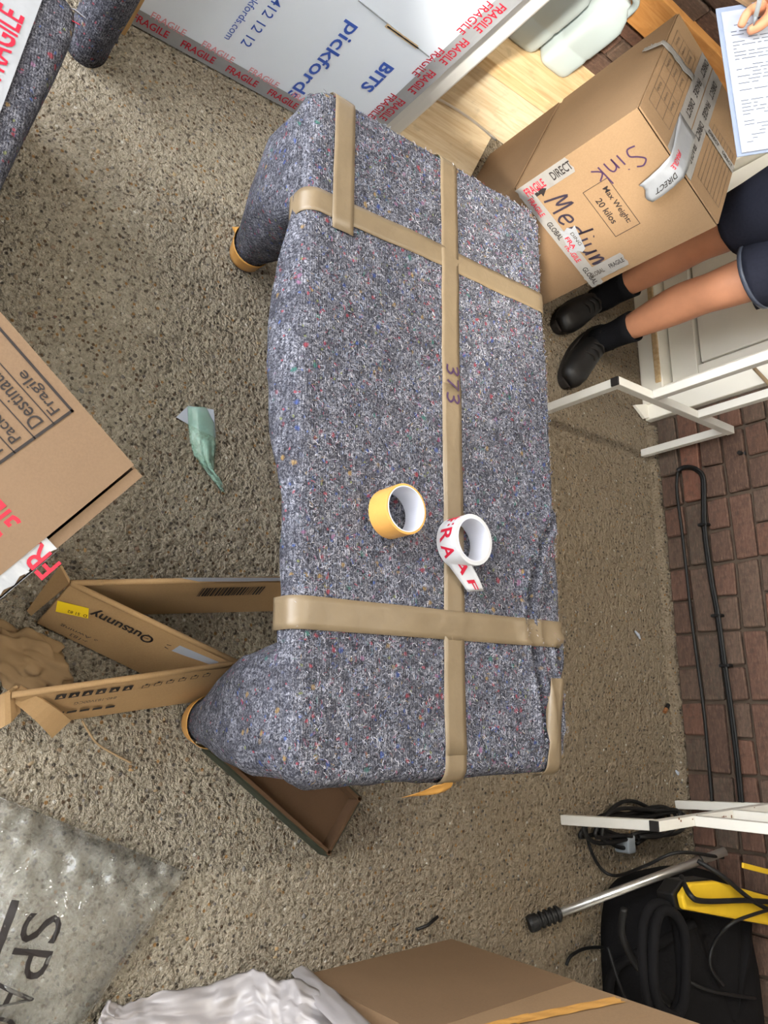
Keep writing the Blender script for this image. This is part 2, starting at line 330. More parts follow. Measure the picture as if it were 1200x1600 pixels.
# ================================================================== the setting
FX0, FX1, FY0, FY1 = -2.25, 2.0, -3.2, 2.6
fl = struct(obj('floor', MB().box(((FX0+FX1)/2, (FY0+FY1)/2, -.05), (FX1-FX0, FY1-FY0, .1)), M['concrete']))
def pebbles():
    """aggregate standing a little proud of the worn concrete: thousands of small stones in one mesh"""
    ico = [(0, 0, 1)] + [(math.cos(a)*.85, math.sin(a)*.85, .45) for a in np.arange(6)*math.pi/3] + [(math.cos(a+.5), math.sin(a+.5), -.3) for a in np.arange(6)*math.pi/3]
    tri = [(0, 1+i, 1+(i+1) % 6) for i in range(6)] + [(1+i, 7+i, 1+(i+1) % 6) for i in range(6)] + [(1+(i+1) % 6, 7+i, 7+(i+1) % 6) for i in range(6)]
    pal = np.array([(.055, .045, .04), (.11, .075, .05), (.24, .15, .07), (.20, .14, .09), (.13, .125, .125), (.32, .24, .14), (.30, .27, .22), (.50, .47, .42), (.13, .06, .04), (.36, .22, .09)])
    wgt = np.array([.10, .17, .08, .21, .13, .08, .15, .010, .05, .020]); wgt /= wgt.sum()
    V = []; Fc = []; C = []; n = 0
    base = np.array(ico)
    for k in range(14000):
        x = rng.uniform(-1.75, 1.0); y = rng.uniform(.15, 2.43)
        if y > 1.45 and rng.random() < .90: continue
        r = .0016 + .0052*rng.random()**2.6
        if y > 1.45: r *= .7
        el = rng.uniform(.40, 1); an = rng.uniform(0, 6.28); p = base*np.array([r, r*el, r*.34]) * rng.uniform(.55, 1.3, (13, 1))
        ca, sa = math.cos(an), math.sin(an); p = np.stack([p[:, 0]*ca-p[:, 1]*sa+x, p[:, 0]*sa+p[:, 1]*ca+y, p[:, 2]-r*.08], 1)
        V.append(p); Fc += [(a+n, b+n, c+n) for a, b, c in tri]; n += 13
        bl = rng.uniform(.05, .65); C.append(np.tile(np.append((pal[rng.choice(len(pal), p=wgt)]*rng.uniform(.75, 1.2))*(1-bl)+np.array((.22, .185, .135))*bl, 1), (13, 1)))
    V = np.concatenate(V); C = np.concatenate(C)
    me = bpy.data.meshes.new('aggregate'); me.from_pydata(V.tolist(), [], Fc); me.update()
    a = me.color_attributes.new('tone', 'FLOAT_COLOR', 'POINT'); a.data.foreach_set('color', C.ravel())
    me.polygons.foreach_set('use_smooth', [True]*len(me.polygons)); me.materials.append(attr_mat('stones'))
    o = bpy.data.objects.new('aggregate', me); COL.objects.link(o); o.parent = fl; o['kind'] = 'stuff'
pebbles()
YB = 2.44                                   # face of the back wall
DX0, DX1 = -1.98, -1.03                     # door opening
wb = MB().box(((DX1+FX1)/2, YB+.13, 1.5), (FX1-DX1, .24, 3.0)).box(((FX0+DX0)/2, YB+.13, 1.5), (DX0-FX0, .24, 3.0)).box(((DX0+DX1)/2, YB+.13, 2.52), (DX1-DX0, .24, .96))
wall_back = struct(obj('wall_back', wb, M['mortar']))
def brick_mesh(l, d, h, seed, mtl, name='brick'):
    random.seed(seed); bm = bmesh.new(); bmesh.ops.create_cube(bm, size=1)
    for v in bm.verts: v.co = Vector((v.co.x*l, v.co.y*d, v.co.z*h)) + Vector((random.uniform(-.003, .003), random.uniform(-.002, .002), random.uniform(-.003, .003)))
    bmesh.ops.bevel(bm, geom=bm.edges[:], offset=.004, segments=1, affect='EDGES')
    me = bpy.data.meshes.new(name); bm.to_mesh(me); bm.free(); me.materials.append(mtl); return me
HEAD = [brick_mesh(.102, .06, .069, i, M['brick']) for i in range(5)]; STR = [brick_mesh(.214, .06, .069, 20+i, M['brick']) for i in range(5)]
random.seed(11)
z = .034; k = 0
while z < .66:
    header = k % 2 == 0; step = .112 if header else .224; x = DX1 + .004 + (0 if header else -.112)
    while x < 1.95:
        L = step-.010; cx = x+step/2; me = random.choice(HEAD if header else STR)
        if cx - L/2 < DX1: me = random.choice(HEAD); cx = DX1+.004+.112/2+.0 if not header else cx
        if cx + L/2 < 1.98:
            o = bpy.data.objects.new('brick', me); COL.objects.link(o); o.parent = wall_back
            o.location = (cx, YB+.024+random.uniform(-.003, .003), z+.0355); o.rotation_euler = (random.uniform(-.012, .012), random.uniform(-.01, .01), random.uniform(-.012, .012))
        x += step
    z += .0795; k += 1
hb = MB()                                    # upper courses, above the picture: joined
while z < 2.36:
    header = k % 2 == 0; step = .112 if header else .224; x = DX1 + .004 + (0 if header else .112)
    while x < 1.8: hb.box((x+step/2, YB+.024, z+.0355), (step-.010, .06, .069)); x += step
    z += .0795; k += 1
o = obj('upper_bricks', hb, M['brick'], wall_back); o['kind'] = 'stuff'
# crumbling mortar fillet along the foot of the wall
fp = [(DX1+.02+i*.06, YB-.006-.010*abs(nz(i*.7, 3)), .0) for i in range(49)]
mb = MB(); mb.loft([[Vector((x, y-.012-.010*nz(x*9, 1), 0)), Vector((x, y-.004, .014+.012*abs(nz(x*7, 5)))), Vector((x, YB+.01, .030)), Vector((x, YB+.01, 0))] for x, y, _ in fp])
struct(obj('trim_1', mb, M['concrete'], smooth=False))
# door in the back wall
door = struct(bpy.data.objects.new('door_1', None)); COL.objects.link(door); door.location = (DX0, YB, 0)
obj('door_jamb', MB().box((DX1-.058, YB+.03, 1.0), (.115, .10, 2.0)), M['white_paint'], door, bevel=.004)
obj('door_jamb', MB().box((DX0+.05, YB+.03, 1.0), (.10, .10, 2.0)), M['white_paint'], door, bevel=.004)
obj('door_head', MB().box(((DX0+DX1)/2, YB+.03, 2.02), (DX1-DX0, .10, .05)), M['white_paint'], door)
obj('threshold', MB().box(((DX0+DX1)/2-.0, YB+.018, .045), (DX1-DX0-.115, .10, .09)), M['white_paint'], door, bevel=.006)
obj('weather_bar', MB().box(((DX0+DX1)/2-.06, YB+.012, .075), (DX1-DX0-.13, .10, .022)), M['pine'], door, bevel=.003)
lx0, lx1 = DX0+.105, DX1-.122
leaf = MB().box(((lx0+lx1)/2, YB+.045, .148), (lx1-lx0, .044, .10))
leaf.box((lx1-.02, YB+.045, 1.1), (.045, .044, 1.8)).box((lx0+.04, YB+.045, 1.1), (.08, .044, 1.8)).box(((lx0+lx1)/2, YB+.045, 1.0), (lx1-lx0, .044, .12)).box(((lx0+lx1)/2, YB+.045, 1.96), (lx1-lx0, .044, .09))
obj('door_leaf', leaf, M['white_paint'], door, bevel=.003)
obj('door_panel', MB().box(((lx0+lx1)/2+.01, YB+.052, .575), (lx1-lx0-.13, .03, .735)), M['white_paint'], door, bevel=.004)
obj('door_panel', MB().box(((lx0+lx1)/2+.01, YB+.052, 1.49), (lx1-lx0-.13, .03, .84)), M['white_paint'], door, bevel=.004)
obj('sky_block_sheet', MB().box(((lx0+lx1)/2, YB+.078, 1.03), (DX1-DX0, .012, 1.98)), M['cap'], door)  # black sheet added to shut out sky and keep the door gaps dark
obj('door_handle', MB().tube([(lx0+.07, YB+.02, 1.02), (lx0+.07, YB-.03, 1.02), (lx0+.17, YB-.03, 1.02)], .009), M['chrome'], door, smooth=True)
# unseen ceiling fill lamp, added to lift the dark back corner and door
fill_rig = struct(bpy.data.objects.new('fill_lamp', None)); COL.objects.link(fill_rig); fill_rig.location = (-.9, 1.3, 2.9)
obj('fill_housing', MB().box((-.9, 1.3, 2.975), (.09, 1.2, .05)), M['white_paint'], fill_rig, bevel=.004)
em = mat('fill_tube', (.9, .9, .85), .4); em.node_tree.nodes['Principled BSDF'].inputs['Emission Color'].default_value = (1, .93, .80, 1); em.node_tree.nodes['Principled BSDF'].inputs['Emission Strength'].default_value = 8
obj('fill_tube', MB().tube([(-.9, .74, 2.93), (-.9, 1.86, 2.93)], .013, 12), em, fill_rig)
ld = bpy.data.lights.new('fill_light', 'AREA'); ld.shape = 'RECTANGLE'; ld.size = .05; ld.size_y = 1.15; ld.energy = 15; ld.color = (1, .93, .80); lo_b = bpy.data.objects.new('fill_light', ld); COL.objects.link(lo_b); lo_b.location = (-.9, 1.3, 2.91)
# left wall with tiles, timber rail, plywood-faced plinth and ledge
XL = -2.10
FYW = -.95                                  # the open garage front
wall_left = struct(obj('wall_left', MB().box((XL-.08, (FYW+FY1)/2, 1.5), (.13, FY1-FYW, 3.0)), M['mortar']))
TILE = [brick_mesh(.214, .04, .069, 40+i, M['brick'], 'tile') for i in range(4)]
random.seed(5)
for k in range(7):
    for i in range(6):
        o = bpy.data.objects.new('brick', random.choice(TILE)); COL.objects.link(o); o.parent = wall_left
        o.location = (XL-.012+random.uniform(-.002, .002), 1.20+i*.224+(k % 2)*.112, .262+k*.079); o.rotation_euler = (0, 0, math.pi/2+random.uniform(-.01, .01))
XP = -1.86
struct(obj('trim_2', MB().box(((XP+XL)/2+.002, .95, .098), (XP-XL-.004, 2.94, .195)), M['plywood'], bevel=.002))          # plywood facing
struct(obj('trim_3', MB().box(((XP+XL)/2+.012, .95, .2155), (XP-XL+.022, 2.94, .041)), M['pine'], bevel=.003))        # ledge board
struct(obj('trim_4', MB().box((XL+.022, .95, .505), (.045, 2.94, .115)), M['orange_wood'], bevel=.003))                # timber rail
pc = [(-1.856, 1.215), (-1.46, 1.215), (-1.46, 1.435), (-1.856, 1.635)]
ply = MB().add([Vector((x, y, z)) for z in (0, .010) for x, y in pc], [(3, 2, 1, 0), (4, 5, 6, 7), (0, 1, 5, 4), (1, 2, 6, 5), (2, 3, 7, 6), (3, 0, 4, 7)])
tag(obj('plywood_offcut', ply, M['plywood'], bevel=.001), 'pale plywood offcut lying on the floor between plinth and stacked cartons', 'board')
wall_right = struct(obj('wall_right', MB().box((FX1+.06, (FYW-.12+FY1)/2, 1.5), (.12, FY1-FYW+.12, 3.0)), M['white_paint']))
WX0, WX1, WZ0, WZ1, HT = .42, 1.60, 1.93, 2.66, 3.0
wf_ = MB()
for x0, x1, z0, z1 in ((.12, WX0, 0, HT), (WX1, FX1, 0, HT), (WX0, WX1, 0, WZ0), (WX0, WX1, WZ1, HT)): wf_.box(((x0+x1)/2, FYW-.06, (z0+z1)/2), (x1-x0, .12, z1-z0))
struct(obj('wall_front_added', wf_, M['white_paint']))  # unseen front wall, closed on the right to dim that side
struct(obj('wall_sun_block', MB().box((.30, -2.13, 1.0), (.12, 2.1, 2.0)), M['white_paint']))  # unseen wall added outside the opening to block stray sun
sun_gap = struct(bpy.data.objects.new('sun_opening', None)); COL.objects.link(sun_gap); sun_gap.location = (WX0, FYW-.06, WZ0)  # unseen window added to let a patch of sun onto the left side
for a_, b_ in (((WX0, WZ0+.015), (WX1, WZ0+.015)), ((WX0, WZ1-.015), (WX1, WZ1-.015)), ((WX0+.015, WZ0), (WX0+.015, WZ1)), ((WX1-.015, WZ0), (WX1-.015, WZ1))):
    obj('sun_opening_frame', MB().bar((a_[0], FYW-.06, a_[1]), (b_[0], FYW-.06, b_[1]), .03, .05), M['white_paint'], sun_gap)
struct(obj('ceiling_and_added_canopy', MB().box(((FX0+FX1)/2, (FYW-.12+FY1)/2, HT+.04), (FX1-FX0, FY1-FYW+.12, .08)).box(((FX0+.12)/2, (-3.1+FYW-.12)/2, HT+.04), (.12-FX0, 3.1+FYW-.12, .08)), M['white_paint']))  # second box is an unseen canopy, added outside to block sun and sky
# ================================================================== wrapped table
TX0, TX1, TY0, TY1, TZ = -1.118, .120, .618, 1.255, .5
table = thing('wrapped_table', 'low table wrapped in speckled grey transit blanket and bound with brown tape', 'table', ((TX0+TX1)/2, (TY0+TY1)/2, 0))
hx, hy = (TX1-TX0)/2, (TY1-TY0)/2; tcx, tcy = (TX0+TX1)/2, (TY0+TY1)/2
folds = [[(828, 880), (826, 969), (832, 1013), (845, 1085), (853, 1150)], [(869, 1012), (880, 1066), (892, 1130)], [(862, 810), (846, 850), (832, 900)], [(868, 700), (872, 760), (858, 820)]]
folds = [[onz(px, py, TZ).xy for px, py in f] for f in folds]
def seg_d(p, a, b):
    t = max(0, min(1, (p-a).dot(b-a)/(b-a).length_squared)); return (p-a-(b-a)*t).length
def sag(x): return max(0, 1-((x+.60)/.27)**2) if abs(x+.60) < .27 else 0
def top_z(x, y):
    z = TZ + .0035*nz(x*5, y*5) + .0018*nz(x*17, y*17, 3) + .0012*nz(x*45, y*45, 8)
    if y > .9 and x > -.5:
        p = Vector((x, y)); k = min(1, (x+.5)/.25)
        for f in folds:
            d = min(seg_d(p, f[i], f[i+1]) for i in range(len(f)-1))
            z += k*(-.030*math.exp(-(d/.0065)**2) + .009*math.exp(-((d-.017)/.012)**2))
    z -= .006*max(0, 1-((x+.25)**2+(y-.66)**2)/.05) 
    return z
RE = .026
def edge_shape(s, t):
    """square parameter -> rounded rectangle point with rounded edge"""
    px, py = s*hx, t*hy; R = .055; ax_, ay_ = abs(px)-(hx-R), abs(py)-(hy-R)
    e = min(hx-abs(px), hy-abs(py))
    if ax_ > 0 and ay_ > 0:
        k = max(ax_, ay_)/math.hypot(ax_, ay_); px = math.copysign(hx-R+ax_*k, px); py = math.copysign(hy-R+ay_*k, py)
    return px+tcx, py+tcy, e
def warp(n):                                  # more rows near the rim
    L = np.linspace(-1, 1, n); return np.sign(L)*(1-(1-np.abs(L))**1.15)
NX, NY = 300, 170
ss, ts = warp(NX), warp(NY)
mb = MB(); vs = []
def outward(x, y, sx, sy, k):
    """side rings below the rim"""
    w = .010*nz(x*8, y*8, k*.6) + .006*nz(x*22, y*22, k)
    fr_ = 1.0 if y < TY0+.08 else 0.0
    sg = sag(x)*fr_
    drop = [.008, .016, .024, .029, .032][k] + sg*[.006, .016, .028, .036, .040][k]; out = [.002, .002, -.002, -.012, -.034][k] + sg*[.004, .008, .010, .006, -.01][k] + w*(.6 if k < 4 else 0)
    return x+sx*out, y+sy*out, TZ-RE-drop + .004*nz(x*11, y*11, 5)
for s in ss:
    for t in ts:
        x, y, e = edge_shape(s, t); z = top_z(x, y)
        if e < RE: z -= RE - math.sqrt(max(0, RE*RE-(RE-e)**2))
        if y > TY1-.03: y += .010*nz(x*7, 2.2)*(1 if x > -.3 else .3)
        if y < TY0+.04: y -= .016*sag(x)*max(0, 1-(y-TY0)/.04)
        vs.append(Vector((x, y, z)))
mb.add(vs, [(i*NY+j, (i+1)*NY+j, (i+1)*NY+j+1, i*NY+j+1) for i in range(NX-1) for j in range(NY-1)])
loop = [(i, 0) for i in range(NX)] + [(NX-1, j) for j in range(1, NY)] + [(i, NY-1) for i in range(NX-2, -1, -1)] + [(0, j) for j in range(NY-2, 0, -1)]
idx = [i*NY+j for i, j in loop]; rim = [vs[q] for q in idx]; nl = len(loop)
prev = idx; base = len(vs)
dirs = []
for q in range(nl):
    d = rim[(q+2) % nl]-rim[q-2]; o_ = Vector((d.y, -d.x, 0)).normalized(); dirs.append(o_)
for k in range(5):
    cur = []
    for q in range(nl):
        x, y, z = outward(rim[q].x, rim[q].y, dirs[q].x, dirs[q].y, k); cur.append(len(mb.v)); mb.v.append(Vector((x, y, z)))
    for q in range(nl): mb.f.append((prev[q], prev[(q+1) % nl], cur[(q+1) % nl], cur[q]))
    prev = cur
mb.f.append(tuple(prev))
blanket = obj('blanket', mb, M['blanket'], table, smooth=True)
# legs, each wrapped in a hanging cone of blanket
def leg(path, tape_t=None, tail=False, n=36):
    mb = MB(); rings = []
    P = path
    for k in range(25):
        u = k/24; f = u*(len(P)-1); i = min(int(f), len(P)-2); q = f-i; q = q*q*(3-2*q)*.6+q*.4
        cx, cy, z, rx, ry = (P[i][w]*(1-q)+P[i+1][w]*q for w in range(5))
        ex_ = 1-.45*min(1, max(0, (z-.12)/.22)); sc_ = lambda t: math.copysign(abs(t)**ex_, t)
        rings.append([Vector((cx+rx*sc_(math.cos(a))*(1+.10*nz(math.cos(a)*2, math.sin(a)*2+u*2.5, cx*5)), cy+ry*sc_(math.sin(a))*(1+.12*nz(math.cos(a)*2.5, u*3, math.sin(a)*2.5+cx)), z)) for a in (2*math.pi*w/n for w in range(n))])
    mb.loft(rings, True); L = obj('leg', mb, M['blanket'], table, smooth=True)
    if tape_t:
        (z0, z1) = tape_t; tb = MB(); rr = []
        for k in range(7):
            z = z0+(z1-z0)*k/6; f = 0
            for i in range(len(P)-1):
                if P[i][2] <= z <= P[i+1][2]: f = i+(z-P[i][2])/(P[i+1][2]-P[i][2])
            i = min(int(f), len(P)-2); q = f-i
            cx, cy, _, rx, ry = (P[i][w]*(1-q)+P[i+1][w]*q for w in range(5))
            rr.append([Vector((cx+(rx*1.05+.0025)*math.cos(a), cy+(ry*1.05+.0025)*math.sin(a), z+.004*math.sin(a*2+1))) for a in (2*math.pi*w/28 for w in range(28))])
        tb.loft(rr, False); obj('tape_band', tb, M['tape_roll'], L, smooth=True, solid=.0008)
    return L
LL = leg([(-1.045, .752, .0, .036, .034), (-1.045, .743, .06, .050, .042), (-1.025, .722, .20, .086, .072), (-1.0, .70, .36, .112, .090), (-.985, .695, .475, .128, .088)], (.012, .062))
mb = MB(); A = onz(345, 430, .004)
mb.grid(lambda u, v: Vector((-1.085+.03*v-.028*u*(1-v), .735-.02*u+.03*v, .07-.066*u+.004*v)), 6, 3)
obj('tape_tail', mb, M['tape_roll'], LL, smooth=True, solid=.0008)
leg([(.030, .705, .0, .036, .034), (.030, .703, .07, .048, .044), (.022, .702, .18, .078, .070), (.010, .698, .34, .104, .092), (.0, .695, .475, .112, .088)], (.022, .064))
leg([(-1.03, 1.17, .0, .036, .036), (-1.03, 1.17, .3, .06, .06), (-1.03, 1.16, .475, .08, .08)])
leg([(.03, 1.17, .0, .036, .036), (.03, 1.17, .3, .06, .06), (.03, 1.16, .475, .08, .08)])
# tape bound round the table: follows the cloth and rolls over its edges
def edge_path(lo, hi, hang):
    """arc-length list (coordinate, drop) across the table between two edges"""
    out = []
    for k in range(4): out.append((lo-.004, -(RE+hang*(1-k/4))))
    for k in range(7):
        a = math.pi*.5*k/6; out.append((lo-.004+(RE+.004)*(1-math.cos(a)), -RE+RE*math.sin(a)))
    n = 40
    for k in range(1, n): out.append((lo+RE+(hi-lo-2*RE)*k/n, 0))
    for k in range(7):
        a = math.pi*.5*(1-k/6); out.append((hi+.006-(RE+.006)*(1-math.cos(a)), -RE+RE*math.sin(a)))
    for k in range(1, 5): out.append((hi+.006, -(RE+hang*k/4)))
    return out
def over_tape(axis, pos, w, path, skew=0.0, lift=.0022, name='packing_tape', mtl='tape'):
    mb = MB(); n = len(path)-1; lo, hi = path[0][0], path[-1][0]
    def fn(u, v):
        c, d = path[int(round(u*n))]; q = pos + (v-.5)*w + skew*((c-lo)/(hi-lo)-.5)
        x, y = (c, q) if axis == 'x' else (q, c)
        xi, yi = min(max(x, TX0+.03), TX1-.03), min(max(y, TY0+.03), TY1-.03)
        zz = top_z(xi, yi); zz = max(zz, TZ-.004)
        return Vector((x, y, zz + d + lift + .0009*nz(x*40, y*40, 2)))
    mb.grid(fn, n, 5); return obj(name, mb, M[mtl], table, smooth=True, solid=.0006)
mid = onz(704, 650, TZ).y
over_tape('x', mid, .047, edge_path(TX0, TX1, .018), skew=-.010, lift=.0024)
over_tape('y', -.873, .047, edge_path(TY0, TY1, .03), skew=-.01)
over_tape('y', -.140, .052, edge_path(TY0, TY1, .03), skew=.0, lift=.0034)
pp = [q for q in edge_path(TX0, TX1, .02) if q[0] < -.81]; over_tape('x', .692, .046, pp, lift=.0042)
pp = [q for q in edge_path(TX0, TX1, .02) if q[0] > -.06]; over_tape('x', 1.204, .040, pp, skew=-.010, lift=.0065)
pp = [(c_, 0) for c_ in np.linspace(-.60, TX1-.04, 24)]; over_tape('x', mid-.0005, .0475, pp, skew=-.006, lift=.0030)
mb = MB()                                    # torn loose end at the right edge
mb.grid(lambda u, v: Vector((TX1+.010+.022*u-.006*v, mid-.026+.045*v-.022*u*(1-v)*1.4, TZ-.03-.045*u*(1-.5*v)+.006*math.sin(v*6+u*4))), 5, 4)
obj('tape_end', mb, M['tape_roll'], table, smooth=True, solid=.0006)
# 373 in marker on the long tape
f373 = Fr((0, mid, 0), (1, 0, 0), (0, 1, 0))
def on_top(a, b, c): 
    p = f373.p(a, b, 0); return Vector((p.x, p.y, TZ+.0115+.0*c))
x0 = onz(708, 572, TZ).x
three = [(.002, .013), (.010, .017), (.016, .012), (.011, .004), (.006, .003), (.012, .001), (.017, -.006), (.012, -.014), (.003, -.013)]
seven = [(.001, .014), (.018, .015), (.012, .002), (.006, -.014)]
def scaled(g, dx): return [(x0+dx+px*1.25, py*1.0+.002) for px, py in g]
def top_lift(a, b, c): return Vector((a, mid+b, max(top_z(a, mid+b), TZ-.004)+.0050))
lines = [scaled(three, 0), scaled(seven, .029), scaled(three, .058)]
strokes(f373, [[tuple(v.xy) for v in smooth_path([(p[0], p[1], 0) for p in ln], 4)] if len(ln) > 4 else ln for ln in lines], .0042, M['purple'], table, mapf=top_lift)
# loose fibres of the recycled-wool blanket
def fibres(n):
    pal = np.array([(.36, .36, .42), (.26, .28, .36), (.46, .45, .48), (.02, .02, .025), (.05, .055, .09), (.26, .05, .07), (.05, .08, .25), (.28, .19, .08), (.05, .16, .13), (.28, .12, .20), (.17, .23, .33)])
    w = np.array([.26, .2, .16, .1, .08, .05, .05, .03, .02, .03, .06]); w /= w.sum()
    V = []; Fc = []; C = []
    for k in range(n):
        x = rng.uniform(TX0+.01, TX1-.01); y = rng.uniform(TY0+.006, TY1-.006)
        x, y, e = edge_shape((x-tcx)/hx, (y-tcy)/hy)
        z = top_z(x, y)+.0006 - (0 if e > RE else RE-math.sqrt(max(0, RE*RE-(RE-max(e, 0))**2)))
        a = rng.uniform(0, 6.28); L = rng.uniform(.004, .013)*.22; wd = rng.uniform(.00016, .00042); col = np.append(pal[rng.choice(len(pal), p=w)]*rng.uniform(.7, 1.1), 1)
        b0 = len(V)
        for i in range(5):
            V.append((x-math.sin(a)*wd, y+math.cos(a)*wd, z+.0010*math.sin(i*.8))); V.append((x+math.sin(a)*wd, y-math.cos(a)*wd, z+.0010*math.sin(i*.8)+.0003)); C += [col, col]
            if i < 4: Fc.append((b0+2*i, b0+2*i+1, b0+2*i+3, b0+2*i+2))
            x += math.cos(a)*L; y += math.sin(a)*L; a += rng.normal(0, .9)
    off = table.location
    me = bpy.data.meshes.new('loose_fibres'); me.from_pydata([(p[0]-off.x, p[1]-off.y, p[2]) for p in V], [], Fc); me.update()
    at = me.color_attributes.new('tone', 'FLOAT_COLOR', 'POINT'); at.data.foreach_set('color', np.array(C).ravel()); me.materials.append(attr_mat('fibre', .95))
    o = bpy.data.objects.new('loose_fibres', me); COL.objects.link(o); o.parent = table; o['kind'] = 'stuff'
fibres(20000)
# ================================================================== tape rolls
def tape_roll(cx, cy, label, outer, mtl):
    z = TZ+.0045; t = thing('tape_roll', label, 'tape', (cx, cy, z))
    obj('tape_coil', MB().lathe((cx, cy, z), (0, 0, 1), [(.0392, 0), (outer, 0), (outer, .048), (.0392, .048), (.0392, 0)], 64), mtl, t, bevel=.0006)
    obj('core', MB().lathe((cx, cy, z), (0, 0, 1), [(.0380, -.0002), (.0395, -.0002), (.0395, .0486), (.0380, .0486), (.0380, -.0002)], 64), M['core'], t, smooth=False)
    return t, z
tape_roll(-.319, .797, 'roll of shiny brown parcel tape standing on the wrapped table', .0435, M['tape_roll'])
rx, ry, ro = -.288, .953, .0465
rt, rz = tape_roll(rx, ry, 'roll of white tape with red lettering and a loose end on the table', ro, M['roll_white'])
def round_map(a, b, c):                       # letters run round the roll
    th = a/ro; return Vector((rx+(ro+.0006)*math.cos(th), ry+(ro+.0006)*math.sin(th), rz+b))
a0 = ro*math.radians(-150)
for i, ch in enumerate('FRA'): lettering(ch, None, a0+i*.030, .010, .025, .029, M['red'], rt, .02, mapf=round_map)
for i, ch in enumerate('GILE'): lettering(ch, None, a0-.122+i*.030, .010, .025, .029, M['red'], rt, .02, mapf=round_map)
st = Vector((rx+ro*math.cos(math.radians(-62)), ry+ro*math.sin(math.radians(-62)), rz)); en = onz(728, 925, TZ+.012)
def tail_pt(u, v):
    p = st.lerp(Vector((en.x, en.y, rz)), u); tw = u*1.0
    return p + Vector((-.1*math.sin(tw), .9*math.sin(tw), math.cos(tw)))*(.048*(v*(1-.35*u)+.10*u)) + Vector((0, 0, .002+.004*u))
mb = MB(); mb.grid(tail_pt, 10, 5); tl = obj('loose_end', mb, M['roll_white'], rt, smooth=True, solid=.0006)
def tail_map(a, b, c): return tail_pt(a, b) + Vector((.0004, -.0012, .0009))
lettering('A', None, .18, .30, .42, .5, M['red'], tl, .02, mapf=tail_map)
lettering('F', None, .72, .35, .24, .4, M['red'], tl, .02, mapf=tail_map)
# ================================================================== cartons under and around
def fragile(parent, fr, a0, b0, length, w, size=.026, step=.15, word='FRAGILE', mtl='wtape', ink='red', lift=.0005, off=.02, extra=None):
    """a printed tape strip along the frame's reading direction, with its words"""
    o = strip(fr, [(a0, b0), (a0+length, b0)], w, M[mtl], parent, 'printed_tape', lift=lift, rag=.002)
    a = a0+off
    k = 0
    while a + step*.7 < a0+length:
        words = [word] if not extra else [word, extra]
        lettering(words[k % len(words)], fr, a, b0-size/2, step*.72, size, M[ink if k % len(words) == 0 else 'ink'], o, .015, lift=lift+.0011); a += step; k += 1
    return o
# --- upper carton "Sink" and the carton beneath
zl, zu = .30, .680
A_, B_, C_ = onz(996, 169, zu), onz(1119, 352, zu), onz(1057, 21, zu)
e1 = (B_-A_); wbx = e1.length; e1.normalize(); e2 = Vector((-e1.y, e1.x, 0)); dbx = (C_-A_).length
def carton_shell(parent, o, ex, ey, L, Wd, z0, z1, mtl, seam=True, name='body'):
    """four walls, base and two top flaps meeting in a seam, with real gaps"""
    ex, ey = Vector(ex), Vector(ey); up = Vector((0, 0, 1)); o = Vector((o[0], o[1], 0))
    mb = MB(); P = lambda a, b, z: o+ex*a+ey*b+up*z
    mb.add([P(0, 0, z0), P(L, 0, z0), P(L, Wd, z0), P(0, Wd, z0), P(0, 0, z1), P(L, 0, z1), P(L, Wd, z1), P(0, Wd, z1)], [(0, 1, 2, 3), (0, 1, 5, 4), (1, 2, 6, 5), (2, 3, 7, 6), (3, 0, 4, 7)])
    body = obj(name, mb, mtl, parent, solid=.004)
    for b0, b1 in ((.0, Wd/2-.002), (Wd/2+.002, Wd)):
        fm = MB(); ra = .004
        fm.add([P(.002, b0+.001, z1+ra), P(L-.002, b0+.001, z1+ra), P(L-.002, b1-.001, z1+ra), P(.002, b1-.001, z1+ra)], [(0, 1, 2, 3)])
        obj('top_flap', fm, mtl, parent, solid=.004)
    return body
sink = thing('sink_carton', 'tan cardboard carton marked Sink, upper of the stacked pair', 'carton', (A_.x, A_.y, zl))
carton_shell(sink, A_+e1*wbx, e2, -e1, dbx, wbx, zl+.003, zu, M['card'])
ff = Fr((A_.x, A_.y, zl), e1, (0, 0, 1)); ff.o = ff.o + ff.n*.0022; hh = zu-zl
def on_front(px, py):                          # picture point on the front face
    d = Vector(ray(px, py)); o = Vector((0, 0, CAM_H)); t = (ff.o-o).dot(ff.n)/d.dot(ff.n); return ff.ab(o+d*t)
lf = Fr((A_.x, A_.y, zl), -e2, (0, 0, 1)); lf.o = lf.o + lf.n*.0022
tf = Fr((A_.x, A_.y, zu+.0062), e1, e2)
def plane_ab(fr, px, py):
    d = Vector(ray(px, py)); o = Vector((0, 0, CAM_H)); t = (fr.o-o).dot(fr.n)/d.dot(fr.n); return fr.ab(o+d*t)
def rect_from(fr, pts):
    q = [plane_ab(fr, *p) for p in pts]; return min(a for a, b in q), min(b for a, b in q), max(a for a, b in q), max(b for a, b in q)
a0, b0, a1, b1 = rect_from(ff, [(911, 302), (946, 279), (998, 345), (964, 369)])
w_ = .0016; rects(ff, [(a0, b0, a1, b0+w_), (a0, b1-w_, a1, b1), (a0, b0, a0+w_, b1), (a1-w_, b0, a1, b1)], M['ink'], sink, 'printed_frame')
lettering('Max Weight:', ff, a0+(a1-a0)*.12, b0+(b1-b0)*.58, (a1-a0)*.76, (b1-b0)*.26, M['ink'], sink, .012)
lettering('20 kilos', ff, a0+(a1-a0)*.24, b0+(b1-b0)*.18, (a1-a0)*.52, (b1-b0)*.24, M['ink'], sink, .012)
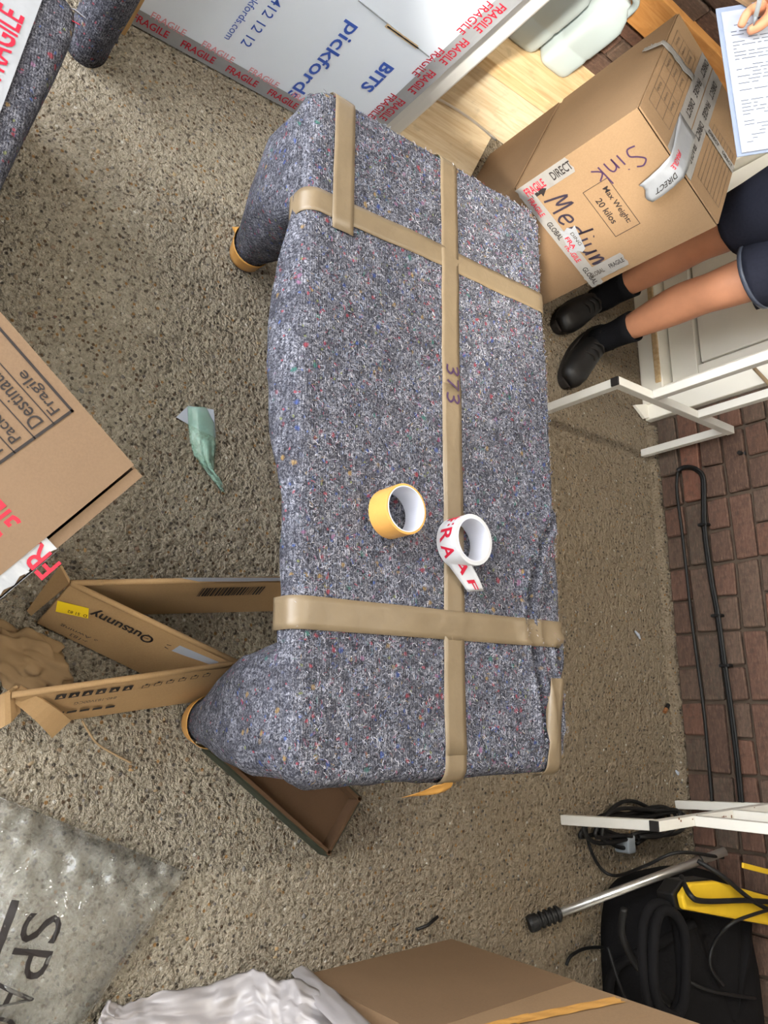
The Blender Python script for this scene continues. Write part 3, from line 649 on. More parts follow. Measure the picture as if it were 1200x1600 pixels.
def arrow(px, py, s=.024):
    a, b = plane_ab(ff, px, py); mb = MB()
    mb.add([ff.p(a+x*s, b+y*s, .0008) for x, y in ((-.22, -1), (.22, -1), (.22, .1), (.62, .1), (0, 1), (-.62, .1), (-.22, .1))], [(0, 1, 2, 6), (3, 4, 5, 6), (2, 3, 6)])
    obj('printed_arrow', mb, M['ink'], sink, recalc=False)
arrow(843, 301); arrow(936, 421)
# hand lettering, drawn in face units
def write(fr, a, b, s, word, material, parent, w, slant=.15, mapf=None):
    G = {'S': [[(.55, .9), (.3, 1.0), (.05, .8), (.25, .55), (.5, .35), (.4, .05), (.05, .08)]], 'i': [[(.1, .55), (.12, 0)], [(.1, .8), (.12, .84)]], 'n': [[(.05, .55), (.08, 0), (.1, .4), (.3, .55), (.42, .4), (.44, 0)]],
         'k': [[(.05, 1.0), (.08, 0)], [(.42, .6), (.1, .3), (.45, .0)]], 'M': [[(0, 0), (.12, 1), (.32, .35), (.5, 1), (.62, .0)]], 'e': [[(.05, .3), (.4, .34), (.35, .55), (.1, .5), (.03, .2), (.2, 0), (.42, .1)]],
         'd': [[(.4, .5), (.1, .45), (.05, .1), (.3, .05), (.42, .4), (.44, 1.0), (.42, 0)]], 'u': [[(.04, .55), (.06, .1), (.25, 0), (.4, .2), (.42, .55), (.44, 0)]], 'm': [[(0, .55), (.05, 0), (.1, .4), (.25, .55), (.32, .0), (.4, .42), (.55, .52), (.62, 0)]]}
    L = []; x = a
    for ch in word:
        for g in G[ch]: L.append([tuple(v.xy) for v in smooth_path([(x+(p+q*slant)*s, b+q*s, 0) for p, q in g], 5)])
        x += (max(p for g in G[ch] for p, q in g)+.22)*s
    strokes(fr, L, w, material, parent)
a, b = plane_ab(ff, 990, 222); fs_ = Fr(ff.p(a, b), (0, 0, -1), e1); write(fs_, .0, .005, .058, 'Sink', M['purple'], sink, .0042, -.1)
a, b = plane_ab(ff, 852, 318); write(ff, a-.005, b+.000, .066, 'Medium', M['pen_ink'], sink, .0062)
# printed tape on the carton: along left and bottom edges, right edge, over the top seam
L1 = Fr(ff.p(0, .0, 0), (0, 0, 1), -e1)       # reading upwards along the left edge
fragile(sink, L1, .0, -.022, .17, .046, .025, .088, 'FRAGILE', 'clear_tape', extra='DIRECT')
fragile(sink, Fr(ff.p(.02, .006, 0), e1, (0, 0, 1)), .0, .014, wbx-.02, .040, .016, .085, 'FRAGILE', 'clear_tape', extra='GLOBAL', lift=.0009)
fragile(sink, Fr(ff.p(wbx-.03, 0, 0), (0, 0, 1), -e1), .0, .006, .135, .044, .014, .064, 'GLOBAL', 'clear_tape', 'grey_ink', extra='FRAGILE', lift=.0014)
a, b = plane_ab(ff, 893, 375); strip(ff, [(a-.035, b+.012), (a+.04, b-.005)], .046, M['wtape'], sink, 'tape_patch', .002, .004)
lettering('FRA', ff, a-.015, b-.012, .04, .013, M['red'], sink, .015, lift=.0036); lettering('DING', ff, a-.02, b+.010, .045, .010, M['grey_ink'], sink, 0, lift=.0036)
ms = dbx/2
for kk, (off, w) in enumerate(((.146, .052), (.200, .050))):
    fragile(sink, Fr(tf.p(off, 0, 0), -e2, e1), -dbx+.006, 0, dbx-.008, w, .020, .105, 'DIRECT', 'clear_tape', 'ink', lift=.0008+.0006*kk, off=.012+.03*kk, extra='FRAGILE')
cb_ = plane_ab(tf, 1120, 227); fragile(sink, Fr(tf.p(0, cb_[1], 0), e1, e2), .21, 0, wbx-.212, .034, .014, .07, 'DIRECT', 'clear_tape', 'ink', lift=.0022, off=.02)
# torn tape tongue folding over the front edge
def tongue(u, v):
    p = tf.p(wbx-.0, ms, 0)
    A0 = Vector((A_.x, A_.y, zu+.008)) + e1*.10; B0 = A0 + e1*.085
    q = A0.lerp(B0, v) + e2*(.14*(1-u)) if u < .5 else A0.lerp(B0, .1+.8*v) + e2*(.07*(1-2*(u-.5))*0) 
    return q
mb = MB()
pth = [(.16, .0), (.08, .002), (.02, .003), (-.012, -.002), (-.026, -.028), (-.030, -.060), (-.026, -.095)]
def tong(u, v):
    f = u*(len(pth)-1); i = min(int(f), len(pth)-2); q = f-i; bb = pth[i][0]*(1-q)+pth[i+1][0]*q; zz = pth[i][1]*(1-q)+pth[i+1][1]*q
    return Vector((A_.x, A_.y, zu+.0085)) + e1*(.155+.075*(v-.5)*(1-.25*u)+.03*u) + e2*bb + Vector((0, 0, zz+.006*math.sin(v*7+u*6)*u))
mb.grid(tong, 18, 6); tg = obj('tape_tongue', mb, M['wtape'], sink, smooth=True, solid=.0005)
lettering('FRAGILE', None, .30, .28, .26, .22, M['red'], tg, .015, mapf=lambda a, b, c: tong(a, b)-e2*.002+Vector((0, 0, .002)))
lettering('DIRECT', None, .58, .55, .30, .24, M['ink'], tg, .015, mapf=lambda a, b, c: tong(a, b)-e2*.002+Vector((0, 0, .002)))
# handling grid printed on the top
g = []
for k in range(4): g.append((.016+k*.030, .06, .0172+k*.030, .42))
for k in range(7): g.append((.016, .06+k*.06, .106, .0612+k*.06))
for k in range(8): g.append((.244+k*.0145, .05, .2452+k*.0145, .30))
g += [(.244, .05, .346, .0512), (.244, .30, .346, .3012)]
rects(tf, g, M['grey_ink'], sink, 'printed_grid', lift=.0006)
for k, wd in enumerate(('Kitchen', 'Lounge', 'Bedroom')):
    for j in (0, 2, 4): lettering(wd, Fr(tf.p(.022+k*.030, .165+j*.06, 0), -e2, e1), 0, .004, .040, .009, M['grey_ink'], sink, 0)
# crumpled tape over the back-left top edge
def crum(u, v):
    q = tf.p(-.012+.002, ms+.02+.03*v, 0)
    if u < .5: return Vector(tf.p(.12*(1-2*u), ms+.06+.030*(v-.5)+.03*(1-2*u), .004+.004*nz(u*9, v*4)))
    t = (u-.5)*2; return Vector(tf.p(-.004, ms+.06+.022*(v-.5)+.05*t, 0)) + Vector((0, 0, -.07*t)) - e1*(.006+.006*abs(nz(u*12, v*5, 3)))
mb = MB(); mb.grid(crum, 24, 6); obj('crumpled_tape', mb, M['clear_tape'], sink, smooth=True, solid=.0005)
# carton beneath
lo = A_ + e1*(-.004) + e2*.012
low = thing('lower_carton', 'plain brown carton with an open side flap underneath the Sink carton', 'carton', (lo.x, lo.y, 0))
carton_shell(low, lo, e1, e2, wbx-.012, dbx-.03, .003, zl-.007, M['card_dark'])
fA, fB = onz(785, 262, .22), onz(875, 146, .22); fC = onz(748, 243, .16)
h0 = lo + e2*.02 + Vector((0, 0, zl-.012)); h1 = lo + e2*(dbx-.06) + Vector((0, 0, zl-.012)); outn = -e1
mb = MB(); mb.grid(lambda u, v: h0.lerp(h1, v) + outn*(.012+.11*u) + Vector((0, 0, -.05*u)), 4, 6)
flp = obj('side_flap', mb, M['card'], low, solid=.005)
lfl = Fr(h0+outn*.02+Vector((0, 0, -.001)), (h1-h0), -outn)
mb = MB()
for q in range(6):
    an = q*math.pi/3; bn = an+math.pi/3
    mb.add([h0.lerp(h1, .34+.05*math.cos(a_)*r_) + outn*(.062+.020*math.sin(a_)*r_) + Vector((0, 0, -.0225-.0000)) + Vector((0, 0, -.009*math.sin(a_)*r_+.0035)) for a_, r_ in ((an, 1), (bn, 1), (bn, .72), (an, .72))], [(0, 1, 2, 3)])
obj('printed_symbol', mb, M['ink'], low, recalc=False)
# --- white carton with blue print, its long side facing the table
XW = -1.525
wbox = thing('white_carton', 'large white carton printed in blue with red fragile tape along its edges', 'carton', (XW-.16, .70, 0))
obj('body', MB().box((XW-.16, .695, .42), (.32, .80, .835)), M['card_white'], wbox, bevel=.003)
wf = Fr((XW+.0008, 1.095, .0), (0, 0, -1), (0, 1, 0)); wf.o = Vector((XW+.0008, 0, 0))   # a = -z, b = y
lettering('pickfords', wf, -.325, .812, .282, .048, M['blue'], wbox, .012)
lettering('BITS', wf, -.285, .955, .10, .034, M['blue'], wbox, .03)
lettering('0870 412 12 12', wf, -.36, .655, .245, .024, M['blue'], wbox, .004)
lettering('www.pickfords.com', wf, -.34, .612, .235, .024, M['blue'], wbox, .0)
bt = Fr((XW+.0012, 0, 0), (0, 1, 0), (0, 0, 1))
fragile(wbox, bt, .30, .030, .79, .048, .022, .118, off=.01)
for k in range(6): lettering('FRAGILE', bt, .335+k*.125, .050, .082, .020, M['pink'], wbox, .01, lift=.0014)
bt2 = Fr((XW+.0014, 0, 0), (0, 0, -1), (0, 1, 0))
fragile(wbox, bt2, -.83, 1.068, .80, .048, .024, .118, off=.02)
lettering('FRAGILE', bt2, -.40, 1.030, .10, .022, M['red'], wbox, .01); lettering('FRAGILE', bt2, -.22, 1.030, .10, .022, M['red'], wbox, .01); lettering('FRAGILE', bt2, -.56, 1.030, .10, .022, M['red'], wbox, .01)
bt3 = Fr((XW+.0010, 0, 0), (0, 0, 1), (0, -1, 0))
# torn hole and a crease across the white face
sl0, sl1 = onx(603, 38, XW), onx(652, 73, XW)
mb = MB(); mb.grid(lambda u, v: Vector((XW+.0022, 0, 0)) + Vector((0, sl0.y+(sl1.y-sl0.y)*u, sl0.z+(sl1.z-sl0.z)*u)) + Vector((0, .0, .010+.004*nz(u*9)))*(v-.5), 14, 2)
obj('torn_slot', mb, M['edge'], wbox)
mb = MB(); mb.grid(lambda u, v: Vector((XW+.0030, 0, 0)) + Vector((0, sl0.y+(sl1.y-sl0.y)*u+.004, sl0.z+(sl1.z-sl0.z)*u)) + Vector((0, .0, .004+.002*nz(u*9)))*(v-.5), 14, 2)
obj('slot_gap', mb, M['ink'], wbox)
c0, c1 = onx(560, 0, XW), onx(650, 72, XW)
d_ = (c1-c0); mb = MB(); mb.bar(c0+Vector((.0005, 0, 0)), c1+d_*.25+Vector((.0005, 0, 0)), .0022, .003, up=(1, 0, 0)); obj('crease', mb, M['grey'], wbox)
# --- white slab beside it
slab = thing('cabinet', 'plain smooth white cabinet with rounded corners beside the white carton', 'cabinet', (-1.70, 1.16, 0))
mb = MB(); rr = []
for zz in (.02, .9):
    rr.append([Vector((-1.70+.115*math.cos(a)*(1 if abs(math.cos(a)) > .3 else 1), 1.155, zz)) + Vector((0, .052*math.copysign(abs(math.sin(a))**.35, math.sin(a)), 0)) for a in (2*math.pi*k/32 for k in range(32))])
mb.loft(rr); obj('panel', mb, M['white_panel'], slab, smooth=False, bevel=.004)
obj('foot', MB().box((-1.66, 1.165, .0125), (.10, .06, .025)), M['white_panel'], slab, bevel=.006)
w0, w1 = onz(668, 148, .012), onz(775, 219, .016)
tag(obj('wire_rod', MB().tube(smooth_path([(-1.648, 1.205, .05), w0+Vector((.07, -.07, .025)), w0+Vector((.01, .0, .012)), w0.lerp(w1, .5)+Vector((0, 0, .014)), w1], 6), .004, 8), M['wire'], smooth=True), 'thin bent metal wire rod lying along the foot of the plywood', 'rod')
# --- jerry cans
def jerry(y0, y1, label, ztop=.27):
    xm = -2.015; dx = .058; t = thing('jerry_can', label, 'container', (xm, (y0+y1)/2, .2362)); z0 = .2365; ym = (y0+y1)/2; hyy = (y1-y0)/2
    def ring(z, k, n=36, dyy=0):
        pts = []
        for w in range(n):
            a = 2*math.pi*w/n; c_, s_ = math.cos(a), math.sin(a)
            pts.append(Vector((xm+dx*k*math.copysign(abs(c_)**.38, c_), ym+dyy+hyy*k*math.copysign(abs(s_)**.38, s_), z)))
        return pts
    obj('body', MB().loft([ring(z0, .84), ring(z0+.008, .95), ring(z0+.022, 1), ring(z0+.085, 1), ring(z0+.092, .97), ring(z0+.10, .97), ring(z0+.107, 1), ring(z0+ztop-.09, 1), ring(z0+ztop-.05, .96), ring(z0+ztop-.018, .72), ring(z0+ztop, .40), ring(z0+ztop+.012, .34)]), M['can'], t, smooth=True)
    obj('handle', MB().tube(smooth_path([(xm, ym+hyy*.82, z0+ztop-.05), (xm, ym+hyy*.72, z0+ztop+.012), (xm, ym+.0, z0+ztop+.030), (xm, ym-hyy*.45, z0+ztop+.012), (xm, ym-hyy*.6, z0+ztop-.02)], 6), .011, 10), M['can'], t, smooth=True)
    obj('cap', MB().lathe((xm, ym-hyy*.35, z0+ztop+.010), (0, 0, 1), [(0, .026), (.019, .026), (.021, .022), (.021, 0), (0, 0)], 24), M['can'], t)
    return t
jerry(1.445, 1.580, 'translucent white jerry can nearer the white cabinet on the timber ledge')
jerry(1.612, 1.735, 'translucent white jerry can nearer the Sink carton on the timber ledge')
# --- blanket-wrapped bundle at the upper left of the picture
bun = thing('wrapped_bundle', 'large blanket wrapped bundle with a wide fragile tape beside white carton', 'bundle', (-1.0, .0, 0))
P0, P1 = Vector((-.70, .155, 0)), Vector((-1.18, .268, 0)); bx_ = (P1-P0).normalized(); by_ = Vector((bx_.y, -bx_.x, 0)); by_ = by_ if by_.y < 0 else -by_
mb = MB(); rr = []
def bring(z, k):
    pts = []; L = .56; Wd = .34; c0 = P0 + bx_*(L/2-.08) + by_*(Wd/2)
    for w in range(72):
        a = 2*math.pi*w/72; c_, s_ = math.cos(a), math.sin(a)
        p = c0 + bx_*((L/2-.0)*math.copysign(abs(c_)**.28, c_)*k) + by_*((Wd/2)*math.copysign(abs(s_)**.28, s_)*k)
        q = .008*nz(p.x*14, p.y*14, z*9); pts.append(p + (p-c0).normalized()*q + Vector((0, 0, z)))
    return pts
for z, k in ((0, .93), (.01, .97), (.06, .985), (.16, .98), (.25, .985), (.31, 1.0), (.335, .985), (.345, .955), (.350, .88), (.352, .6), (.352, .1)): rr.append(bring(z, k))
mb.loft(rr); obj('blanket', mb, M['blanket2'], bun, smooth=True)
t0, t1 = onz(62, 0, .356), onz(0, 166, .356); bd = (t0-t1).normalized(); bf = Fr(t1 - bd*.12, bd, Vector((-bd.y, bd.x, 0)))
fragile(bun, bf, -.05, .030, .60, .066, .040, .19, lift=.001, off=.02)
mb = MB(); 
g0 = onz(122, 28, .33); mb.grid(lambda u, v: g0 + Vector((.012-.028*u, -.012+.02*v, .026-.03*u-.006*v)), 3, 3); obj('paper_tag', mb, M['paper'], bun, solid=.001)
mb = MB(); g1 = onz(117, 45, .325); mb.grid(lambda u, v: g1 + Vector((.012-.02*u, -.01+.012*v, .026-.02*u)), 2, 2); obj('tag_print', mb, M['red'], bun, solid=.001)
w2 = thing('wrapped_bundle', 'narrow upright dark blanket bundle standing behind the taped bundle', 'bundle', (-1.415, .345, 0))
mb = MB(); rr = []
for k in range(16):
    u = k/15; rr.append([Vector((-1.415+.060*(1+.12*nz(u*4, math.cos(a), 1))*math.cos(a), .345+.047*(1+.15*nz(u*5, math.sin(a), 2))*math.sin(a), .62*u)) for a in (2*math.pi*w/30 for w in range(30))])
mb.loft(rr); obj('blanket', mb, M['blanket2'], w2, smooth=True)
mb = MB(); mb.grid(lambda u, v: onz(150+30*u, 40+42*v-10*u, 0) + Vector((0, 0, .004+.07*(1-u)*(1-.5*v)+.010*math.sin(v*9)+.012*nz(u*4, v*5))), 6, 6); obj('blanket_corner', mb, M['blanket2'], w2, smooth=True, solid=.006)
wp = Vector((-1.498, .428, 0))
tag(obj('timber_post', MB().box((wp.x-.004, wp.y-.018, .34), (.030, .028, .68)), M['pine_z'], bevel=.002), 'slim bare timber post between dark blanket bundle and white carton', 'post')
# --- brown carton at the left edge of the picture, near the camera
zc = .45; B = onz(221, 743, zc); ex = (onz(0, 490, zc)-B).normalized(); ey = Vector((-ex.y, ex.x, 0))
lc = thing('printed_carton', 'brown carton with printed black table and red lettered tape, nearest the camera', 'carton', (B.x, B.y, 0))
LX, LY = .46, .36
P = lambda a, b, z: Vector((B.x, B.y, 0)) + ex*a + ey*b + Vector((0, 0, z))
mb = MB(); mb.add([P(0, 0, .003), P(LX, 0, .003), P(LX, LY, .003), P(0, LY, .003), P(0, 0, zc-.004), P(LX, 0, zc-.004), P(LX, LY, zc-.004), P(0, LY, zc-.004)], [(0, 1, 2, 3), (0, 1, 5, 4), (1, 2, 6, 5), (2, 3, 7, 6), (3, 0, 4, 7)])
obj('body', mb, M['card_red_shaded'], lc, solid=.005)
sp_ = .018
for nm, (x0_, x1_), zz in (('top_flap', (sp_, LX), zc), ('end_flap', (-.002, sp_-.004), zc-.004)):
    mb = MB(); mb.grid(lambda u, v: P(x0_+(x1_-x0_)*u, -.001+(LY+.002)*v, zz + (.003*math.sin(v*3.1) if nm == 'top_flap' and u == 0 else 0)), 4, 6); obj(nm, mb, M['card_red_shaded'], lc, solid=.005)
cf = Fr((B.x, B.y, zc+.0029), ex, ey)
g = []; gx0, gy0, gy1, gx1, rh = .125, .014, .150, .43, .0335
g += [(gx0, gy0, gx1, gy0+.004), (gx0, gy0, gx0+.004, gy1), (gx1-.004, gy0, gx1, gy1), (gx0, gy1-.004, gx1, gy1), (gx0+.195, gy0, gx0+.198, gy1)]
for k in range(1, 4): g.append((gx0, gy0+k*rh, gx1, gy0+k*rh+.0016))
rects(cf, g, M['ink'], lc, 'printed_grid', lift=.0005)
for k, wd in enumerate(('Fragile', 'Destination', 'Packed by', 'Room')): lettering(wd, cf, gx0+.012, gy0+.009+k*rh, {0: .068, 1: .105, 2: .085, 3: .052}[k], .021, M['ink'], lc, .006)
tp = fragile(lc, cf, .0, .187, LX, .052, .034, .185, off=-.02)
tp2 = fragile(lc, cf, .0, .232, LX, .050, .034, .185, lift=.0014, off=.05)
mb = MB(); mb.grid(lambda u, v: P(-.004-.001*math.sin(u*9), .163+.092*v, zc+.0035-.075*u), 5, 6); obj('tape_fold', mb, M['wtape'], lc, smooth=True, solid=.0005)
# --- long carton opened out as a zigzag of panels standing on the floor
zg = thing('zigzag_carton', 'long brown carton unfolded into a standing zigzag in front of table', 'carton', (-.13, .55, 0))
ZT = .125
def upright(a, b, z): return onz(a, b, z)
p1, p2, p3, p4 = onz(441, 905, ZT), onz(110, 911, ZT), onz(372, 1036, ZT), onz(18, 1086, ZT)
q1, q2, q2b, q3, q3b, q4 = onz(441, 953, .003), onz(110, 911, .003), onz(58, 972, .003), onz(252, 1066, .003), onz(322, 1092, .003), onz(84, 1127, .003)
q2 = Vector((p2.x+.045, p2.y+.004, .003))
def panel(a, b, c, d, name='panel', mtl='card_gold', n=12, roll=.006, parent=zg):
    """a: top start, b: top end, c: bottom end, d: bottom start"""
    mb = MB(); mb.grid(lambda u, v: a.lerp(b, u).lerp(d.lerp(c, u), v) + Vector((0, 0, .0006*nz(u*6, v*4))), n, 6)
    return obj(name, mb, M[mtl], parent, solid=.007, bevel=.002)
pa = panel(p1, p2, q2, q1); pb = panel(p2, p3, q3, q2b); pc = panel(p3, p4, q4, q3b)
mb = MB(); mb.tube([p1+Vector((0, 0, .001)), p2+Vector((0, 0, .001))], .0055); obj('fold_edge', mb, M['card_gold'], zg, smooth=True)
mb = MB(); mb.tube([p2+Vector((0, 0, .001)), p3+Vector((0, 0, .001))], .0055); obj('fold_edge', mb, M['card_gold'], zg, smooth=True)
mb = MB(); mb.tube([p3+Vector((0, 0, .001)), p4+Vector((0, 0, .001))], .0055); obj('fold_edge', mb, M['card_gold'], zg, smooth=True)
def face(o, along, down):
    """frame on a panel face that looks up at the camera"""
    f = Fr(o, along, down); toc = Vector((0, 0, CAM_H)) - f.o
    if f.n.dot(toc) < 0: f = Fr(o, -Vector(along), down)
    f.o = f.o + f.n*.0046; return f
fb = face(p2, p3-p2, p2-q2b)
def ab(fr, *p): return plane_ab(fr, *p)
a, b = ab(fb, 248, 1010); a2, b2 = ab(fb, 140, 962)
if a > a2: a, a2 = a2, a
Lb = (p3-p2).length
def fb_text(t, px, py, qx, qy, h, mtl, bold=0.0):
    a, b = ab(fb, px, py); a2, b2 = ab(fb, qx, qy); f = Fr(fb.p(a, b), fb.p(a2, b2)-fb.p(a, b), fb.n.cross(fb.p(a2, b2)-fb.p(a, b))); lettering(t, f, 0, -h*.5, (fb.p(a2, b2)-fb.p(a, b)).length, h, M[mtl], zg, bold, lift=.0014)
fb_text('Outsunny', 240, 1000, 143, 955, .030, 'ink', .02)
for k in range(9):                              # sun rays of the emblem
    an = -math.pi*(k/8)*1.2+.3; a, b = ab(fb, 246, 1003); f = fb
    o_ = (a-.000+.018*math.cos(an), b+.018*math.sin(an)); mb = MB(); s_ = 1.5
    mb.add([fb.p(o_[0]+x*math.cos(an)-y*math.sin(an), o_[1]+x*math.sin(an)+y*math.cos(an), .0008) for x, y in ((0, -.0012), (.009, -.0006), (.009, .0006), (0, .0012))], [(0, 1, 2, 3)]); obj('sun_ray', mb, M['ink'], zg, recalc=False)
fb_text('Retractable Awning', 215, 1028, 95, 975, .010, 'grey_ink'); fb_text('3.5 x 2.5 m', 190, 1030, 140, 1006, .009, 'grey_ink'); fb_text('840-183', 150, 1010, 110, 990, .009, 'grey_ink')
def quad_on(fr, pts, mtl, name, lift=.0008):
    mb = MB(); mb.add([fr.p(*ab(fr, *p), lift) for p in pts], [(0, 1, 2, 3)]); return obj(name, mb, M[mtl], zg, recalc=False)
quad_on(fb, [(90, 938), (139, 950), (138, 966), (87, 955)], 'yellow_label', 'yellow_label')
fb_text('D  S1 82', 136, 962, 106, 954, .008, 'ink', .01)
a, b = ab(fb, 96, 949); rects(fb, [(a-.006+.0045*i, b-.007+.0045*j, a-.0025+.0045*i, b-.0035+.0045*j) for i, j in ((0, 0), (1, 1), (2, 0), (0, 2), (2, 2), (1, 2), (0, 1))], M['ink'], zg, 'label_print', .0012) if False else None
quad_on(fb, [(281, 1008), (342, 1034), (325, 1044), (253, 1026)], 'paper', 'white_label')
fa = face(p1, p2-p1, p1-q1)
g = []; a, b = ab(fa, 308, 930); a2, b2 = ab(fa, 416, 914); lo_, hi_ = min(a, a2), max(a, a2); random.seed(3); x = lo_; bl, bh = min(b, b2)-.004, max(b, b2)+.008
while x < hi_: w_ = random.choice((.0015, .003, .0045)); g.append((x, bl, x+w_, bl+.032)); x += w_+random.choice((.0015, .003))
rects(fa, g, M['ink'], zg, 'barcode')
quad_on(fa, [(280, 902), (440, 902), (440, 908), (310, 908)], 'paper', 'white_label')
fc = face(p3, p4-p3, p3-q3b)
pts = [(95+21*k, 1088-2.7*k) for k in range(6)]
mb = MB(); sy = MB()
for px, py in pts:
    a, b = ab(fc, px, py); s_ = .0085; mb.add([fc.p(a-s_, b-s_, .0008), fc.p(a+s_, b-s_, .0008), fc.p(a+s_, b+s_, .0008), fc.p(a-s_, b+s_, .0008)], [(0, 1, 2, 3)])
    sy.add([fc.p(a-.004, b-.004, .0013), fc.p(a+.004, b-.004, .0013), fc.p(a, b+.005, .0013)], [(0, 1, 2)])
obj('handling_symbols', mb, M['ink'], zg, recalc=False); obj('symbol_marks', sy, M['card_gold'], zg, recalc=False)
g = []
for k in range(6):
    a, b = ab(fc, 228+19*k, 1071-3.5*k); s_ = .007; w_ = .0014
    g += [(a-s_, b-s_, a+s_, b-s_+w_), (a-s_, b+s_*.4, a+s_, b+s_*.4+w_), (a-s_, b-s_, a-s_+w_, b+s_*.4), (a+s_-w_, b-s_, a+s_, b+s_*.4), (a-s_*.4, b+s_*.4, a+s_*.3, b+s_*1.1)]
rects(fc, g, M['ink'], zg, 'handling_symbols', .0012)
a, b = ab(fc, 182, 1089); a2, b2 = ab(fc, 108, 1100); f = Fr(fc.p(a, b), fc.p(a2, b2)-fc.p(a, b), fc.n.cross(fc.p(a2, b2)-fc.p(a, b))); lettering('840-183V00CG', f, 0, -.004, .075, .009, M['grey_ink'], zg)
g = []
for k in range(5):
    a, b = ab(fc, 92+20*k, 1114-2.5*k); g.append((a-.0085, b-.004, a+.0085, b+.004))
rects(fc, g, M['ink'], zg, 'handling_symbols')
mb = MB(); e0, e1_, e2_, e3 = onz(14, 1090, .10), onz(32, 1072, .12), onz(110, 1124, .055), onz(80, 1152, .035)
mb.grid(lambda u, v: e0.lerp(e1_, v).lerp(e3.lerp(e2_, v), u) + Vector((0, 0, .018*math.sin(u*3.1))), 8, 4); obj('torn_flap', mb, M['card_gold'], zg, solid=.005)
mb = MB(); e0, e1_ = onz(0, 1085, .11), onz(0, 1138, .07); mb.grid(lambda u, v: e0.lerp(onz(30, 1072, .13), u).lerp(e1_.lerp(onz(34, 1112, .09), u), v) + Vector((0, 0, .012*math.sin(u*5))), 5, 5); obj('torn_flap', mb, M['card_gold'], zg, solid=.005)
mb = MB(); e0 = onz(55, 965, .004); mb.grid(lambda u, v: p2.lerp(p2+Vector((-.03, -.016, -.01)), u).lerp((q2b+Vector((-.012, -.01, .0))).lerp(q2b+Vector((-.02, -.02, .004)), u), v), 3, 5); obj('end_flap', mb, M['card_gold'], zg, solid=.005)
# crumpled kraft paper between the panels
kp = MB(); kc = onz(62, 1036, .03); n1, n2 = 30, 24
def kpt(u, v):
    a = v*2*math.pi; r = .082*(1-.15*u); ph = u*math.pi
    p = Vector((math.sin(ph)*math.cos(a)*.048, math.sin(ph)*math.sin(a)*.085, math.cos(ph)*.038))
    k = 1+.40*nz(p.x*26+4, p.y*26, p.z*26)+.30*abs(nz(p.x*55, p.y*30, p.z*60+3))*2-.15; p = p*k; 
    an = math.radians(-25); return Vector((kc.x+p.x*math.cos(an)-p.y*math.sin(an)-.004, kc.y+p.x*math.sin(an)+p.y*math.cos(an)-.025, max(.003, .036+p.z)))
kp.grid(kpt, 44, 52); tag(obj('kraft_paper', kp, M['kraft'], smooth=True), 'crumpled brown kraft paper lying inside the zigzag carton', 'paper')
# --- shallow brown tray under the table
T0, T1, T2 = onz(316, 1172, 0), onz(500, 1334, 0), onz(547, 1241, 0); tx = (T1-T0).normalized(); ty = Vector((-tx.y, tx.x, 0)); TLn = (T1-T0).length; TW = (T2-T1).dot(ty); TH = .034
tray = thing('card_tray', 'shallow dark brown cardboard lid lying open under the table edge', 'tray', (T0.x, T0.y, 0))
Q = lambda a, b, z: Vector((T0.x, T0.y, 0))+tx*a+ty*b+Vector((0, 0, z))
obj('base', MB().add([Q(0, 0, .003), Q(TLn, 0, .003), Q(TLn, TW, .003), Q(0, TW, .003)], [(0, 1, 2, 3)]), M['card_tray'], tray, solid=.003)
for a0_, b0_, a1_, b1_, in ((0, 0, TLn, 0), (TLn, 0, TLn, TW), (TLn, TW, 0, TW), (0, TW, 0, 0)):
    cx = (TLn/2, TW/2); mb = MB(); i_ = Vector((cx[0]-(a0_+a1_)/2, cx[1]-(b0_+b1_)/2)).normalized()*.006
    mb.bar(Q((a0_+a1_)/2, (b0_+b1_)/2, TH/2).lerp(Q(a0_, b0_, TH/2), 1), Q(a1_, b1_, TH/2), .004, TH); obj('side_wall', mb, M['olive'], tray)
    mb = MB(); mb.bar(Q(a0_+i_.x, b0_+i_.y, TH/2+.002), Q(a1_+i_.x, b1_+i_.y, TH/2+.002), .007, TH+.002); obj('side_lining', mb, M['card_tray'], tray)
# --- mint film scrap and its paper
fs = thing('film_scrap', 'scrap of mint green plastic film with white backing paper on floor', 'plastic film', onz(310, 690, 0))
mb = MB(); K = [onz(*p, .004) for p in ((275, 652), (294, 634), (334, 640), (337, 684), (296, 664))]; mb.add(K, [(0, 1, 2, 3, 4)]); obj('backing_paper', mb, M['paper'], fs, solid=.0008)
spn = [((293, 635), (322, 636)), ((294, 660), (335, 662)), ((297, 690), (337, 700)), ((303, 712), (334, 728)), ((314, 726), (333, 738)), ((326, 742), (343, 752)), ((346, 768), (351, 769))]
mb = MB()
def fpt(u, v):
    f = u*(len(spn)-1); i = min(int(f), len(spn)-2); q = f-i
    l = [spn[i][0][w]*(1-q)+spn[i+1][0][w]*q for w in (0, 1)]; r = [spn[i][1][w]*(1-q)+spn[i+1][1][w]*q for w in (0, 1)]
    z = .010+.016*math.sin(v*math.pi)*(1-u*.6)+.005*nz(u*7, v*6); return onz(l[0]*(1-v)+r[0]*v, l[1]*(1-v)+r[1]*v, max(.006, z))
mb.grid(fpt, 30, 12); obj('film', mb, M['film'], fs, smooth=True, solid=.0006)
mb = MB(); mb.grid(lambda u, v: fpt(.30+.62*u, .35+.3*u+.42*v*(1-.4*u)) + Vector((0, 0, .006+.006*math.sin(v*3.1))), 16, 8); obj('film_fold', mb, M['film'], fs, smooth=True, solid=.0006)
